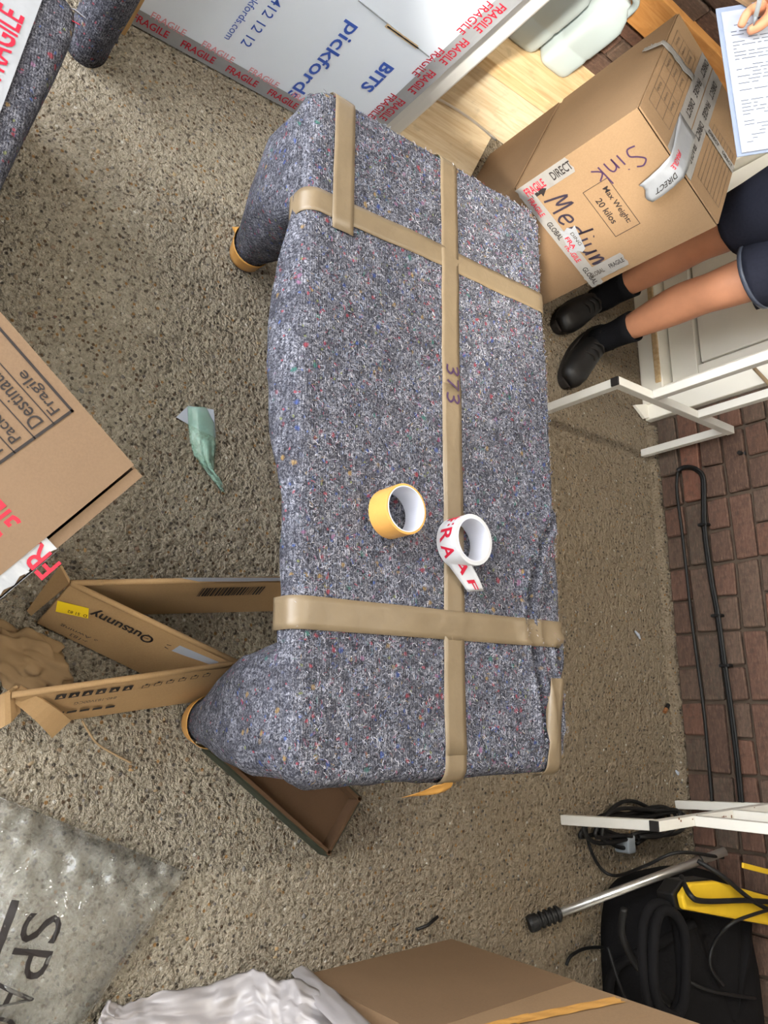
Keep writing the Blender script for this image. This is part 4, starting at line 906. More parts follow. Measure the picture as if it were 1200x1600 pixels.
# --- clear bag with printing
bagt = thing('clear_bag', 'large clear polythene bag printed SPACE lying on the concrete', 'bag', (.36, .42, 0))
c1b, c2b, c3b, c4b = onz(-60, 1222, .03), onz(298, 1366, .03), onz(118, 1640, .05), onz(-170, 1560, .03)
def bagz(u, v): return .012+.060*(math.sin(math.pi*min(max(u, 0), 1))**.6)*(math.sin(math.pi*min(max(v, 0), 1))**.5) + .013*nz(u*7+2, v*5) * (1-.4*v) + .020*nz(u*16, v*9, 4)*math.exp(-((v-.12)/.16)**2) + .004*nz(u*30, v*26, 2)
def bpt(u, v):
    p = c1b.lerp(c2b, u).lerp(c4b.lerp(c3b, u), v); return Vector((p.x, p.y, max(.006, bagz(u, v))))
mb = MB(); mb.grid(bpt, 90, 70); obj('top_film', mb, M['bag'], bagt, smooth=True)
mb = MB(); mb.grid(lambda u, v: Vector((*c1b.lerp(c2b, u).lerp(c4b.lerp(c3b, u), v).xy, .0035+.0015*nz(u*8, v*8))), 24, 20); obj('bottom_film', mb, M['bag'], bagt, smooth=True)
seam = MB(); seam.tube([bpt(u, 0)+Vector((0, 0, .001)) for u in np.linspace(0, 1, 60)], .0012, 6).tube([bpt(1, v)+Vector((0, 0, .001)) for v in np.linspace(0, 1, 60)], .0012, 6); obj('heat_seam', seam, M['bag'], bagt, smooth=True)
bo = onz(33, 1412, .085); br = (onz(-7, 1526, .085)-bo).normalized(); bfz = Fr(bo, br, Vector((-br.y, br.x, 0)))
def bag_map(a, b, c):
    p = bfz.p(a, b)                             # drop the print onto the film
    M2 = np.array([[c2b.x-c1b.x, c4b.x-c1b.x], [c2b.y-c1b.y, c4b.y-c1b.y]]); uv = np.linalg.solve(M2, np.array([p.x-c1b.x, p.y-c1b.y]))
    for _ in range(6):
        q = c1b.lerp(c2b, uv[0]).lerp(c4b.lerp(c3b, uv[0]), uv[1]); uv = uv + np.linalg.solve(M2, np.array([p.x-q.x, p.y-q.y]))
    return Vector((p.x, p.y, max(.006, bagz(*uv))+.0015))
for k, ch in enumerate('SPACE'): lettering(ch, bfz, .012+k*.052, .017, .044, .064, M['ink'], bagt, 0, mapf=bag_map)
mb = MB(); mb.grid(lambda u, v: bag_map(-.002+.27*u, -.012*(1-v), 0), 24, 1); obj('printed_bar', mb, M['ink'], bagt, recalc=False)
# --- white polythene heap beside the right-hand cartons
ws = thing('white_sheet', 'crumpled white polythene sheet against the cartons at the bottom corner', 'plastic sheet', (.48, .75, 0))
edge = [(168, 1562), (190, 1572), (240, 1552), (330, 1538), (395, 1512), (432, 1532), (465, 1528), (520, 1562), (572, 1604)]
base = [(130, 1650), (170, 1660), (260, 1690), (340, 1700), (400, 1700), (450, 1700), (490, 1700), (540, 1690), (580, 1670)]
def wsp(u, v):
    f = u*(len(edge)-1); i = min(int(f), len(edge)-2); q = f-i
    a_ = [edge[i][w]*(1-q)+edge[i+1][w]*q for w in (0, 1)]; b_ = [base[i][w]*(1-q)+base[i+1][w]*q for w in (0, 1)]
    z = .008 + .17*max(0, (u-.45)/.55)**.8 + .10*math.sin(math.pi*min(1, v*1.0))**.8 *(.4+.4*u) + .016*nz(u*6, v*6) + .008*nz(u*18, v*16, 3) + .006*math.sin(u*46+v*5)*math.exp(-((v-.06)/.10)**2)
    z = max(.005, z); return onz(a_[0]*(1-v)+b_[0]*v+3*nz(u*30, v*3), a_[1]*(1-v)+b_[1]*v+5*nz(u*24, v*9, 1), z)
mb = MB(); mb.grid(wsp, 90, 50); obj('sheet', mb, M['white_film'], ws, smooth=True, solid=.0012)
hp = [((434, 1487), (436, 1489)), ((442, 1500), (462, 1494)), ((462, 1532), (490, 1522)), ((480, 1556), (522, 1548)), ((510, 1590), (560, 1582)), ((560, 1640), (610, 1630))]
def hpt(u, v):
    f = u*(len(hp)-1); i = min(int(f), len(hp)-2); q = f-i
    l = [hp[i][0][w]*(1-q)+hp[i+1][0][w]*q for w in (0, 1)]; r = [hp[i][1][w]*(1-q)+hp[i+1][1][w]*q for w in (0, 1)]
    p = onx(l[0]*(1-v)+r[0]*v, l[1]*(1-v)+r[1]*v, .532); p.x -= .008*math.sin(v*3.1)+.004*nz(u*9, v*4); return p
mb = MB(); mb.grid(hpt, 40, 10); obj('hanging_strip', mb, M['white_film'], ws, smooth=True, solid=.0010)
# --- two brown cartons at the lower right
XB = .542; YBK = 1.395; ZB = .376
lb = thing('brown_carton', 'plain brown carton on the floor at bottom edge, under a taped carton', 'carton', (XB, YBK, 0))
carton_shell(lb, (XB, YBK-.42), (1, 0, 0), (0, 1, 0), .50, .42, .003, ZB-.006, M['card_dark'])
ub = thing('taped_carton', 'brown carton sealed with shiny brown tape, upper of the bottom edge stack', 'carton', (XB, YBK, ZB))
carton_shell(ub, (XB-.004, YBK-.415), (1, 0, 0), (0, 1, 0), .50, .40, ZB+.004, ZB+.36, M['card'])
rf = Fr((XB-.0065, YBK, ZB), (0, -1, 0), (0, 0, 1))
q0, q1 = plane_ab(rf, 800, 1596), plane_ab(rf, 968, 1562); strip(rf, [(q0[0]+.12, q0[1]-.02), q0, ][::-1] if False else [q1, q0], .030, M['tape_roll'], ub, 'packing_tape', .0008, .003, 30)
q2_, q3_ = plane_ab(rf, 690, 1622), plane_ab(rf, 830, 1588); strip(rf, [q3_, q2_], .022, M['tape_roll'], ub, 'packing_tape', .0014, .004, 20)
# ================================================================== white metal rack
rack = thing('metal_rack', 'white square tube steel rack standing against the dark brick wall', 'rack', (-.3, 2.1, 0))
def rack_end(x, yb, yf, h, ups, tilt=0):
    w = .026
    for y in (yb, yf):
        l = obj('leg', MB().bar((x, y, .0), (x+tilt, y, h-.013), w), M['white_metal'], rack, bevel=.002)
    bar = obj('foot_bar', MB().bar((x+tilt, yf-.013, h), (x+tilt, yb+.013, h), w), M['white_metal'], rack, bevel=.002)
    obj('end_cap', MB().box((x+tilt, yf-.0145, h), (w*.96, .007, w*.96)), M['cap'], bar, bevel=.001); obj('end_cap', MB().box((x+tilt, yb+.0145, h), (w*.96, .007, w*.96)), M['white_metal'], bar)
    for y in ups: obj('upright', MB().bar((x+tilt, y, h+.013), (x+tilt*1.5, y, 1.02), w), M['white_metal'], rack, bevel=.002)
rack_end(-.895, 2.385, 1.778, .322, (1.942, 2.190))
rack_end(.308, 2.436-.02, 1.836, .300, (2.00, 2.20), -.018)
for y in (1.942, 2.190): obj('top_rail', MB().bar((-.91, y+.004, 1.03), (.30, y+.03, 1.03), .026), M['white_metal'], rack, bevel=.002)
mb = MB()
for k in range(16): mb.box((.290+random.uniform(-.012, .012), 1.86+random.random()*.5, .3137), (.006*random.random()+.002, .005, .0006))
obj('rust_spots', mb, M['rust'], rack)
# ================================================================== things on and by the brick wall
def wall_cable(pts, r, label, mtl='rubber'):
    return tag(obj('black_cable', MB().tube(smooth_path(pts, 8), r, 8), M[mtl], smooth=True), label, 'cable')
Yc = YB-.018
up_ = [ony(*p, Yc) for p in ((1059, 738), (1058, 770), (1066, 830), (1073, 900), (1080, 960), (1090, 1040), (1100, 1110), (1106, 1180), (1113, 1262))]
lo_ = [ony(*p, Yc) for p in ((1059, 736), (1066, 731), (1078, 730), (1090, 735), (1098, 748), (1099, 790), (1100, 830), (1110, 900), (1121, 960), (1132, 1040), (1142, 1110), (1150, 1180), (1158, 1262))]
for p in up_+lo_: p.y += random.uniform(-.003, .002)
wall_cable(up_, .0055, 'lower run of thin black cable clipped along the brick wall')
wall_cable(lo_, .0085, 'thicker black cable looping back above the thin run on brick wall')
lo2 = [p+Vector((.004, -.012, .012)) for p in lo_[1:]]
wall_cable(lo2, .0050, 'second black strand tied along the thicker looped wall cable')
for i, (px, py) in enumerate(((1100, 820), (1121, 962), (1134, 1040))):
    p = ony(px, py, Yc-.004); tag(obj('cable_tie', MB().box(p, (.010, .030, .034)), M['rubber'], bevel=.003), ('black cable clip nearest the bend of the wall cable', 'black cable clip midway along the wall cable', 'black cable clip on wall cable above the battery')[i], 'clip', 'clips on the wall cable')
p = ony(1157, 708, YB-.012); tag(obj('wall_bolt', MB().lathe(p+Vector((0, .016, 0)), (0, -1, 0), [(0, 0), (.012, 0), (.012, .008), (.007, .010), (.007, .026), (0, .026)], 12), M['rubber']), 'rusty black bolt sticking out of brick wall by the rack', 'bolt')
p0, p1_ = ony(1178, 575, 2.36), ony(1215, 615, 2.36)
tag(obj('stick', MB().tube([p0, p0.lerp(p1_, .5)+Vector((0, .004, 0)), p1_], .006, 8), M['twig'], smooth=True), 'thin brown stick between the uprights of white rack', 'stick')
p = onz(1042, 1107, .009); d = Vector((.045, .018, 0)); bt_ = thing('small_battery', 'tiny black and copper battery on floor near the brick wall', 'battery', (p.x, p.y, 0))
p = Vector((p.x, p.y, .0075)); dd = (onz(1046, 1099, 0)-onz(1038, 1114, 0)).normalized()
obj('case', MB().tube([p-dd*.002, p+dd*.018], .007, 14), M['rubber'], bt_); obj('tip', MB().tube([p-dd*.018, p-dd*.0022], [.0066, .007], 14), M['copper'], bt_)
mb = MB(); K = [onz(988, 634, .004), onz(1012, 632, .004), onz(1014, 652, .004), onz(1004, 655, .004)]; mb.add(K+[q+Vector((0, 0, .012)) for q in K], [(3, 2, 1, 0), (4, 5, 6, 7), (0, 1, 5, 4), (1, 2, 6, 5), (2, 3, 7, 6), (3, 0, 4, 7)])
tag(obj('plaster_chip', mb, M['white_paint'], bevel=.001), 'pale plaster chip on floor at the foot of door frame', 'rubble')
for pts, lab in ((((992, 986), (1000, 998)), 'small white plaster crumb on floor below the wall cable'), (((1056, 1204), (1060, 1212)), 'small white plaster crumb at the wall foot by the rack')):
    a_, b_ = onz(*pts[0], .004), onz(*pts[1], .004); tag(obj('plaster_crumb', MB().tube([a_, a_.lerp(b_, .5)+Vector((0, 0, .003)), b_], [.003, .005, .003], 6), M['paper']), lab, 'rubble')
tag(obj('twig', MB().tube(smooth_path([onz(128, 1126, .02), onz(150, 1160, .012), onz(178, 1178, .006), onz(205, 1192, .004)], 6), .0022, 6), M['twig'], smooth=True), 'thin pale twig on the concrete beside the zigzag carton', 'twig')
tag(obj('twig', MB().tube([onz(652, 1452, .005), onz(668, 1446, .006), onz(684, 1432, .006)], .004, 6), M['leather'], smooth=True), 'short dark twig on the floor by the brown carton', 'twig')
# ================================================================== dark pile at the right
sk = thing('tool_bag', 'black cloth tool bag slumped against the wall behind white rack', 'bag', (.75, 2.15, 0))
mb = MB(); rr = []
for z, k in ((0, .96), (.03, 1.0), (.10, 1.02), (.17, .98), (.22, .92), (.245, .80), (.255, .55), (.255, .05)):
    rr.append([Vector((.83+.36*k*math.copysign(abs(math.cos(a))**.45, math.cos(a))*(1+.06*nz(z*9, math.cos(a)*2, 1)), 2.185+.225*k*math.copysign(abs(math.sin(a))**.45, math.sin(a))*(1+.08*nz(z*7, math.sin(a)*3, 2)), z+.02*nz(math.cos(a)*2, math.sin(a)*2, z*3)*(1 if z > .05 else 0))) for a in (2*math.pi*w/60 for w in range(60))])
mb.loft(rr); obj('body', mb, M['black_cloth'], sk, smooth=True)
obj('carry_strap', MB().tube(smooth_path([(.55, 2.03, .26), (.60, 1.96, .20), (.68, 1.93, .08), (.78, 1.93, .05), (.90, 1.94, .09), (.96, 1.98, .2), (.98, 2.06, .265)], 8), .013, 8), M['black_cloth'], sk, smooth=True)
yb_ = thing('yellow_case', 'black plastic tool case with a bright yellow lid on the bag', 'case', (.62, 2.2, .27))
y0, y1, y2, y3, y4 = (onz(*p, .335) for p in ((1067, 1400), (1080, 1380), (1120, 1377), (1230, 1408), (1235, 1452)))
y5 = onz(1072, 1422, .335)
mb = MB(); top = [y0, y1, y2, y3, y4, y5]; mb.add(top+[q-Vector((0, 0, .02)) for q in top], [(0, 1, 2, 3, 4, 5), (11, 10, 9, 8, 7, 6)]+[(i, (i+1) % 6, (i+1) % 6+6, i+6) for i in range(6)]); obj('lid', mb, M['yellow'], yb_, bevel=.006)
cen = sum(top, Vector())/6; bot = [cen+(q-cen)*1.06 for q in top]
mb = MB(); mb.add([q-Vector((0, 0, .021)) for q in bot]+[Vector((q.x, q.y, .268)) for q in bot], [(0, 1, 2, 3, 4, 5), (11, 10, 9, 8, 7, 6)]+[(i, (i+1) % 6, (i+1) % 6+6, i+6) for i in range(6)]); obj('case_body', mb, M['black_plastic'], yb_, bevel=.004)
r0, r1 = onz(1160, 1352, .345), onz(1215, 1366, .345); tag(obj('yellow_strap', MB().bar(r0, r1, .014, .006), M['yellow'], bevel=.002), 'thin yellow strap across the black pile behind the yellow case', 'strap')
# silver tube with ribbed end
t0_ = onz(838, 1440, .022); t1_ = onz(1133, 1330, .30); dv = (t1_-t0_).normalized()
tb = thing('metal_tube', 'silver metal tube with ribbed black rubber end leaning on the pile', 'tube', t0_)
obj('tube', MB().tube([t0_+dv*.055, t1_], .0115, 20), M['alu'], tb, smooth=True)
obj('joint_ring', MB().tube([t0_.lerp(t1_, .86), t0_.lerp(t1_, .868)], .0119, 20), M['cap'], tb, smooth=True)
prof = []
for k in range(9): prof += [(.021 if k % 2 == 0 else .0165, .005+k*.0075), (.021 if k % 2 == 0 else .0165, .0105+k*.0075)]
obj('ribbed_end', MB().lathe(t0_-dv*.008, dv, [(0, -.014), (.019, -.014), (.022, -.006)]+prof+[(.012, .078), (0, .078)], 24), M['rubber'], tb)
cabs = [(.0045, [(885, 1508, .006), (893, 1493, .006), (920, 1481, .006), (960, 1483, .02), (1005, 1500, .10), (1060, 1525, .22), (1110, 1548, .27), (1180, 1560, .28)], 'black cable curving out over the concrete beside the cartons'),
        (.0045, [(915, 1290, .006), (922, 1325, .006), (940, 1358, .006), (965, 1368, .05), (1010, 1352, .2), (1060, 1332, .28), (1130, 1340, .29)], 'black cable looping round under the rack leg'),
        (.007, [(1065, 1370, .285), (1078, 1398, .352), (1100, 1408, .352), (1170, 1407, .352), (1230, 1412, .352)], 'black cable lying across the yellow lid'),
        (.006, [(1090, 1345, .30), (1130, 1370, .345), (1180, 1410, .354), (1240, 1440, .352)], 'thick black cable slanting over the far end of yellow lid'),
        (.0045, [(1230, 1415, .36), (1180, 1428, .362), (1140, 1445, .34), (1115, 1475, .285), (1110, 1510, .275), (1130, 1540, .275)], 'black cable hanging off the yellow lid in an arc'),
        (.009, [(975, 1420, .27), (972, 1460, .25), (990, 1500, .25), (1020, 1540, .27), (1060, 1580, .28)], 'thick black hose curving down the front of the bag'),
        (.0045, [(950, 1480, .10), (965, 1530, .14), (985, 1580, .20), (1000, 1620, .24)], 'thin black cable hanging down the bag near the cartons')]
for r, pts, lab in cabs: tag(obj('black_cable', MB().tube(smooth_path([onz(*p) for p in pts], 8), r, 8), M['rubber'], smooth=True), lab, 'cable')
# big round black hose coil
hc = MB(); cc_ = onz(1020, 1500, .28)
for k in range(2):
    hc.tube([cc_+Vector(((.125-.012*k)*math.cos(a), (.085-.010*k)*math.sin(a)+.02, .012+.022*k+.004*math.sin(a*3+k))) for a in np.linspace(0, 2*math.pi, 40)], .012, 10)
tag(obj('hose_coil', hc, M['black_cloth'], smooth=True), 'coiled black hose lying on top of the black bag', 'hose')
# flat tangle of black cable on the floor left of the bag
tg_ = MB(); random.seed(9)
for k in range(7):
    c_ = Vector((.345+random.uniform(-.015, .015), 2.13+random.uniform(-.04, .04), .006+.008*k)); ra, rb = .028+random.uniform(0, .02), .20+random.uniform(-.05, .04)
    tg_.tube([c_+Vector((ra*math.cos(a)+.01*math.sin(3*a+k), rb*math.sin(a), .004*math.sin(2*a+k)+.004)) for a in np.linspace(0, 6.1, 40)], .006, 7)
tag(obj('cable_tangle', tg_, M['rubber'], smooth=True), 'flat tangle of black cable on floor beside the right rack leg', 'cable')
p = onz(985, 1308, .05); tag(obj('plug', MB().box((p.x+.02, p.y, .03), (.05, .035, .052)), M['grey'], bevel=.006), 'small grey plug block beneath the right end of rack', 'plug')
# ================================================================== the person
PF = Vector((.82, -.57, 0)).normalized(); PR = Vector((PF.y, -PF.x, 0))
pm = Vector((-1.285, 2.055, 0))
man = thing('person', 'person in navy shorts, black socks and black shoes holding a clipboard', 'person', pm)
a1 = Vector((-1.212, 2.062, .09)); a2 = Vector((-1.372, 2.075, .09))      # left and right ankle
def skin_mesh(name, verts, edges, radii, material, parent, root, levels=2):
    me = bpy.data.meshes.new(name); off = wpos(parent); me.from_pydata([tuple(Vector(v)-off) for v in verts], edges, [])
    o = bpy.data.objects.new(name, me); COL.objects.link(o)
    sm = o.modifiers.new('skin', 'SKIN'); sm.use_smooth_shade = True; sm.branch_smoothing = .6
    for i, r in enumerate(radii):
        s_ = me.skin_vertices[0].data[i]; s_.radius = r if isinstance(r, tuple) else (r, r); s_.use_root = (i == root)
    sb_ = o.modifiers.new('sub', 'SUBSURF'); sb_.levels = levels; sb_.render_levels = levels
    dg = bpy.context.evaluated_depsgraph_get(); new = bpy.data.meshes.new_from_object(o.evaluated_get(dg)); bpy.data.objects.remove(o)
    new.materials.clear(); new.materials.append(material); new.polygons.foreach_set('use_smooth', [True]*len(new.polygons)); new.name = name
    q = bpy.data.objects.new(name, new); COL.objects.link(q); q.parent = parent; return q
V = []; E = []; Rd = []
def vtx(p, r, to=None):
    V.append(Vector(p)); Rd.append(r)
    if to is not None: E.append((to, len(V)-1))
    return len(V)-1
def chain(start, pts):
    c_ = start
    for p, r in pts: c_ = vtx(p, r, c_)
    return c_
hipc = pm + Vector((.0, .02, .93))
root = vtx(hipc, .125); sp1 = vtx(hipc+Vector((0, 0, .16)), .125, root); sp2 = vtx(hipc+PF*.01+Vector((0, 0, .33)), .135, sp1); chest = vtx(hipc+PF*.02+Vector((0, 0, .47)), .12, sp2)
neck = vtx(hipc+PF*.02+Vector((0, 0, .56)), .062, chest); nk2 = vtx(hipc+PF*.035+Vector((0, 0, .62)), .056, neck)
hd = chain(nk2, [(hipc+PF*.05+Vector((0, 0, .70)), .082), (hipc+PF*.05+Vector((0, 0, .77)), .096), (hipc+PF*.04+Vector((0, 0, .82)), .070)])
def legchain(hip, knee, ank, toe_dir):
    k = chain(root, [(hip, .098), (hip.lerp(knee, .35), .086), (hip.lerp(knee, .75), .072), (knee+PF*.008, .066), (knee.lerp(ank, .12)-PF*.004, .060), (knee.lerp(ank, .30)-PF*.018, .067), (knee.lerp(ank, .48)-PF*.014, .061), (knee.lerp(ank, .70)-PF*.004, .047), (knee.lerp(ank, .88), .038), (ank, .037)])
    chain(k, [(ank+toe_dir*.055+Vector((0, 0, -.038)), .036), (ank+toe_dir*.13+Vector((0, 0, -.055)), .030)])
k1 = Vector((-1.212, 2.058, .515)); k2 = Vector((-1.388, 2.050, .515))
h1_ = hipc - PR*.095 + Vector((0, 0, -.05)); h2_ = hipc + PR*.095 + Vector((0, 0, -.05))
td1 = Vector((.80, -.60, 0)).normalized(); td2 = Vector((.62, -.78, 0)).normalized()
legchain(h1_, k1, a1, td1); legchain(h2_, k2, a2, td2)
# right arm reaches to the clipboard; the hand closes on its clip
hand = Vector((-1.41, 1.34, .911)) + Vector((.291, .081, -.030)).normalized()*-.006 + Vector((.2, .78, .59)).normalized()*.096 + Vector((-.05, -.55, .80)).normalized()*.014; shR = hipc + PF*.015 + PR*.185 + Vector((0, 0, .475)); elR = Vector((-1.50, 1.69, 1.165))
clipL = Vector((.291, .081, -.030)).normalized(); clipW = Vector((.2, .78, .59)); clipW = (clipW-clipL*clipW.dot(clipL)).normalized(); clipN = clipL.cross(clipW)
if clipN.z < 0: clipN = -clipN
wr = hand - clipL*.050 + clipW*.055 + clipN*.034
cR = chain(chest, [(shR, .062), (shR.lerp(elR, .5), .050), (elR, .043), (elR.lerp(wr, .35), .042), (elR.lerp(wr, .75), .031), (wr, .026), (hand-clipL*.018+clipW*.020+clipN*.012, .030), (hand+clipL*.002+clipW*.002, .026)])
palm = cR; pv = hand
fd = (clipL*.45 - clipW*.85).normalized()            # three fingers run under the board, thumb and forefinger lie over the clip
for k, (off, ln) in enumerate(((.030, .060), (.012, .066), (-.006, .060))):
    b0_ = hand + clipW*(off-.004) - clipN*.026 - clipL*.006
    chain(palm, [(b0_, .0100), (b0_+fd*ln*.40-clipN*.006, .0095), (b0_+fd*ln*.75-clipN*.004, .0086), (b0_+fd*ln*1.0+clipN*.001, .0076)])
chain(palm, [(hand-clipW*.026+clipN*.014, .0105), (hand-clipW*.052+clipL*.020+clipN*.026, .0096), (hand-clipW*.062+clipL*.040+clipN*.014, .0086)])
chain(palm-1, [(hand+clipL*.022+clipN*.014+clipW*.006, .0130), (hand+clipL*.040-clipW*.020+clipN*.014, .0118), (hand+clipL*.046-clipW*.046+clipN*.008, .0100)])
shL = hipc + PF*.015 - PR*.185 + Vector((0, 0, .475)); elL = Vector((-1.10, 2.24, 1.16)); wl = Vector((-.99, 2.03, 1.07)); hl_ = wl+Vector((.0, -.07, -.01))
cL = chain(chest, [(shL, .062), (shL.lerp(elL, .5), .050), (elL, .043), (elL.lerp(wl, .35), .042), (elL.lerp(wl, .75), .031), (wl, .026), (hl_, .033)])
for k, off in enumerate((-.028, -.009, .010, .028)):
    b0_ = hl_ + Vector((off, -.028, 0)); chain(cL, [(b0_, .0100), (b0_+Vector((0, -.032, -.006)), .0095), (b0_+Vector((0, -.048-.006*(k in (1, 2)), -.026)), .008)])
chain(cL-1, [(hl_+Vector((.042, .012, .0)), .012), (hl_+Vector((.052, -.022, -.008)), .0095)])
skin_mesh('body', V, E, Rd, M['skin'], man, root)
# clothing
def cloth(name, pts_edges, material, thick):
    vs, es, rs, rt_ = pts_edges; return skin_mesh(name, vs, es, rs, material, man, rt_)
def tube_cloth(name, path, radii, material, n=28, flat=1.0, parent=None, wob=.0):
    mb = MB(); P_ = [Vector(p) for p in path]; rr = []
    for i, p in enumerate(P_):
        d = (P_[min(i+1, len(P_)-1)]-P_[max(i-1, 0)]).normalized(); x = d.cross(PF).normalized(); y = x.cross(d)
        rr.append([p + x*(radii[i]*math.cos(a)) + y*(radii[i]*flat*math.sin(a)) + d*(wob*nz(math.cos(a)*2, math.sin(a)*2, i)) + (x*math.cos(a)+y*math.sin(a))*(wob*.6*nz(math.cos(a)*3, i*.9, math.sin(a)*3)) for a in (2*math.pi*k/n for k in range(n))])
    mb.loft(rr, False); return obj(name, mb, material, parent or man, smooth=True, solid=.004)
Vs = []; Es = []; Rs = []
sv = [hipc+Vector((0, 0, .10)), hipc+Vector((0, 0, -.02))]
shorts = MB()
for hp_, kn in ((h1_, k1), (h2_, k2)):
    sl = tube_cloth('shorts_leg', [hp_+Vector((0, 0, .10)), hp_, hp_.lerp(kn, .35), hp_.lerp(kn, .62), hp_.lerp(kn, .76), hp_.lerp(kn, .80)], [.118, .125, .112, .098, .093, .092], M['navy'], wob=.006)
    for q in (.735,):
        c_ = hp_.lerp(kn, q); tube_cloth('reflective_strip', [c_, c_-Vector((0, 0, .012))], [.0985, .0980], M['reflective'], parent=sl) if hp_ is h1_ else None
tube_cloth('shorts_waist', [hipc+Vector((0, 0, -.06)), hipc+Vector((0, 0, .02)), hipc+Vector((0, 0, .12))], [.195, .185, .165], M['navy'], flat=.75)
tube_cloth('shirt', [hipc+Vector((0, 0, .06)), hipc+Vector((0, 0, .2)), hipc+Vector((0, 0, .34)), hipc+PF*.01+Vector((0, 0, .46)), hipc+PF*.015+Vector((0, 0, .535)), hipc+PF*.02+Vector((0, 0, .575))], [.185, .178, .20, .205, .15, .075], M['navy'], flat=.78)
for sh, el in ((shR, elR), (shL, elL)): tube_cloth('sleeve', [sh+(sh-el)*.12+(hipc-sh)*.10, sh.lerp(el, .15), sh.lerp(el, .55), sh.lerp(el, .75)], [.072, .078, .070, .068], M['navy'])
hb_ = MB(); hcn = hipc+PF*.045+Vector((0, 0, .775))
hb_.grid(lambda u, v: hcn + Vector((math.cos(v*6.283)*math.sin(u*1.75)*.102, math.sin(v*6.283)*math.sin(u*1.75)*.102, math.cos(u*1.75)*.105+.008)) - PF*.022*u, 12, 28); obj('hair', hb_, M['hair'], man, smooth=True)
for s_ in (-1, 1):
    ec = hcn+PF*.090+PR*(.032*s_)-Vector((0, 0, .03)); obj('eye', MB().lathe(ec-PF*.006, PF, [(0, .012), (.006, .010), (.010, .004), (.011, 0)], 14), M['eye'], man, smooth=True); obj('pupil', MB().lathe(ec, PF, [(0, .0075), (.005, .0065)], 12), M['ink'], man)
    er = hcn+PR*(.098*s_)-PF*.01-Vector((0, 0, .045)); obj('ear', MB().grid(lambda u, v: er+Vector((0, 0, .030*math.cos(u*3.14)))+PF*(.016*math.sin(u*3.14)*math.cos(v*6.28))+PR*(s_*.010*math.sin(u*3.14)*math.sin(v*6.28)), 8, 10), M['skin'], man, smooth=True)
nb = hcn+PF*.098-Vector((0, 0, .055)); obj('nose', MB().grid(lambda u, v: nb+Vector((0, 0, .028*math.cos(u*3.14)-.004))+PF*(.018*math.sin(u*2.6)*max(0, math.cos(v*6.28))+.002)+PR*(.013*math.sin(u*2.9)*math.sin(v*6.28)), 8, 12), M['skin'], man, smooth=True)
obj('mouth', MB().tube([nb-Vector((0, 0, .048))+PR*s_-PF*(.010+2*s_*s_) for s_ in (-.024, -.012, 0, .012, .024)], [.002, .005, .006, .005, .002], 8), mat('lips', (.36, .12, .09), .5), man, smooth=True)
# socks and shoes
def shoe(ank, kn, td):
    dr = Vector((td.y, -td.x, 0))
    tube_cloth('sock', [ank+Vector((0, 0, -.03)), ank+Vector((0, 0, .02)), ank.lerp(kn, .12), ank.lerp(kn, .22), ank.lerp(kn, .285)], [.042, .043, .042, .047, .050], M['sock'], wob=.003)
    g = Vector((ank.x, ank.y, 0)) - td*.055
    prof_ = [(-.022, .028, .060), (.0, .036, .078), (.04, .038, .085), (.08, .040, .082), (.12, .044, .068), (.17, .050, .052), (.21, .049, .047), (.245, .042, .040), (.268, .026, .030)]
    rr = []
    for l, hw, hh_ in prof_:
        rr.append([g+td*l+dr*(hw*math.copysign(abs(math.cos(a))**.7, math.cos(a)))+Vector((0, 0, .024+hh_*max(0, math.sin(a))**.7 if math.sin(a) > 0 else .024)) for a in (2*math.pi*k/24 for k in range(24))])
    sh = obj('shoe', MB().loft(rr), M['leather'], man, smooth=True)
    so_ = []
    for z in (0.001, .012, .026):
        so_.append([g+td*(.118+.160*math.cos(a))+dr*((.050-.012*(math.cos(a) < 0)*abs(math.cos(a)))*math.copysign(abs(math.sin(a))**.75, math.sin(a)))+Vector((0, 0, z)) for a in (2*math.pi*k/40 for k in range(40))])
    obj('sole', MB().loft(so_), M['sole'], sh, bevel=.002)
    lm = MB()
    for k in range(5):
        l = .060+k*.022; hz = .122-.009*k; lm.tube(smooth_path([g+td*l+dr*(-.026)+Vector((0, 0, hz-.012)), g+td*(l+.004)+Vector((0, 0, hz+.004)), g+td*(l+.008)+dr*.026+Vector((0, 0, hz-.012))], 5), .0028, 6)
    b_ = g+td*.062+Vector((0, 0, .118))
    for s_ in (-1, 1): lm.tube(smooth_path([b_, b_+dr*(.022*s_)+Vector((0, 0, .014)), b_+dr*(.040*s_)+td*.014-Vector((0, 0, .006)), b_+dr*(.020*s_)+td*.022-Vector((0, 0, .004)), b_], 5), .0022, 6)
    obj('laces', lm, M['sole'], sh, smooth=True)
shoe(a1, k1, td1); shoe(a2, k2, td2)
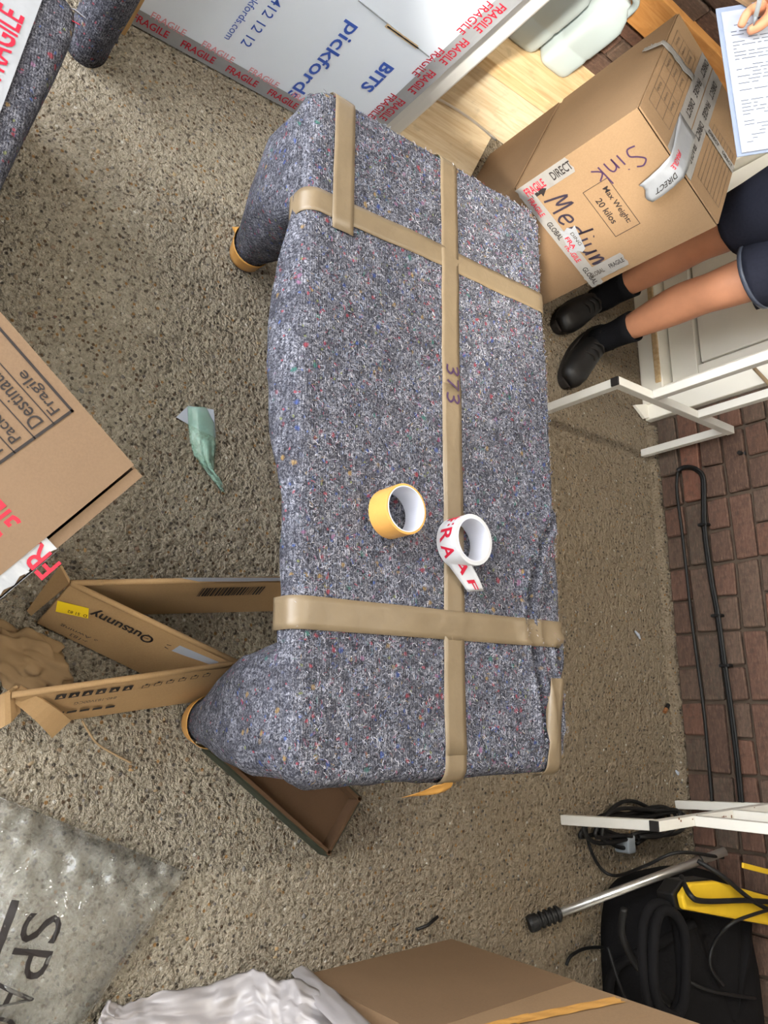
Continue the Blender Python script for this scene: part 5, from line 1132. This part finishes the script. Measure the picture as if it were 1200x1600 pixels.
# clipboard, its paper and clip, and the pen in the hand
TLc = Vector((-1.41, 1.34, .911)); cb = thing('clipboard', 'clipboard with printed sheets in the person\'s hand above the Sink carton', 'clipboard', TLc)
kf = Fr(TLc, clipL, clipW); sgn = 1
if kf.n.z < 0: kf = Fr(TLc+clipW*.225, clipL, -clipW)
def slab_on(fr, a0, b0, a1, b1, z0, z1):
    mb = MB(); mb.add([fr.p(a, b, z) for z in (z0, z1) for a, b in ((a0, b0), (a1, b0), (a1, b1), (a0, b1))], [(3, 2, 1, 0), (4, 5, 6, 7), (0, 1, 5, 4), (1, 2, 6, 5), (2, 3, 7, 6), (3, 0, 4, 7)]); return mb
obj('board', slab_on(kf, 0, 0, .312, .228, 0, .003), M['board'], cb, bevel=.001)
obj('paper', slab_on(kf, .012, .009, .306, .219, .0032, .0065), M['paper'], cb)
g = []; random.seed(4)
for r in range(34):
    a = .055+r*.0072; b = .022
    while b < .20:
        w_ = random.uniform(.006, .03)
        if random.random() < .62: g.append((a, b, a+.0016, min(b+w_, .205)))
        b += w_+.005
g += [(.034, .08, .0385, .125), (.042, .03, .0436, .06)]
rects(kf, g, mat('faint_print', (.10, .11, .14), .6), cb, 'printed_lines', .0068)
obj('clip', slab_on(kf, .004, .098, .030, .190, .007, .013), M['chrome'], cb, bevel=.002)
obj('clip_lever', MB().tube(smooth_path([kf.p(.028, .104, .012), kf.p(.042, .102, .020), kf.p(.042, .120, .022), kf.p(.022, .144, .020), kf.p(.042, .168, .022), kf.p(.042, .186, .020), kf.p(.028, .184, .012)], 6), .0032, 8), M['rubber'], cb, smooth=True)
pn = thing('pen', 'white pen held upright between the fingers above the clipboard clip', 'pen', hand)
n0 = hand + clipL*.030 - clipW*.036 + clipN*.032; n1 = n0 - clipL*.095 + clipN*.075 + clipW*.015
obj('barrel', MB().tube([n0, n0.lerp(n1, .9), n1], [.0048, .0052, .0042], 14), M['white_pen'], pn, smooth=True); obj('nib', MB().tube([n0-(n1-n0).normalized()*.016, n0], [.0010, .0045], 12), M['grey'], pn, smooth=True)
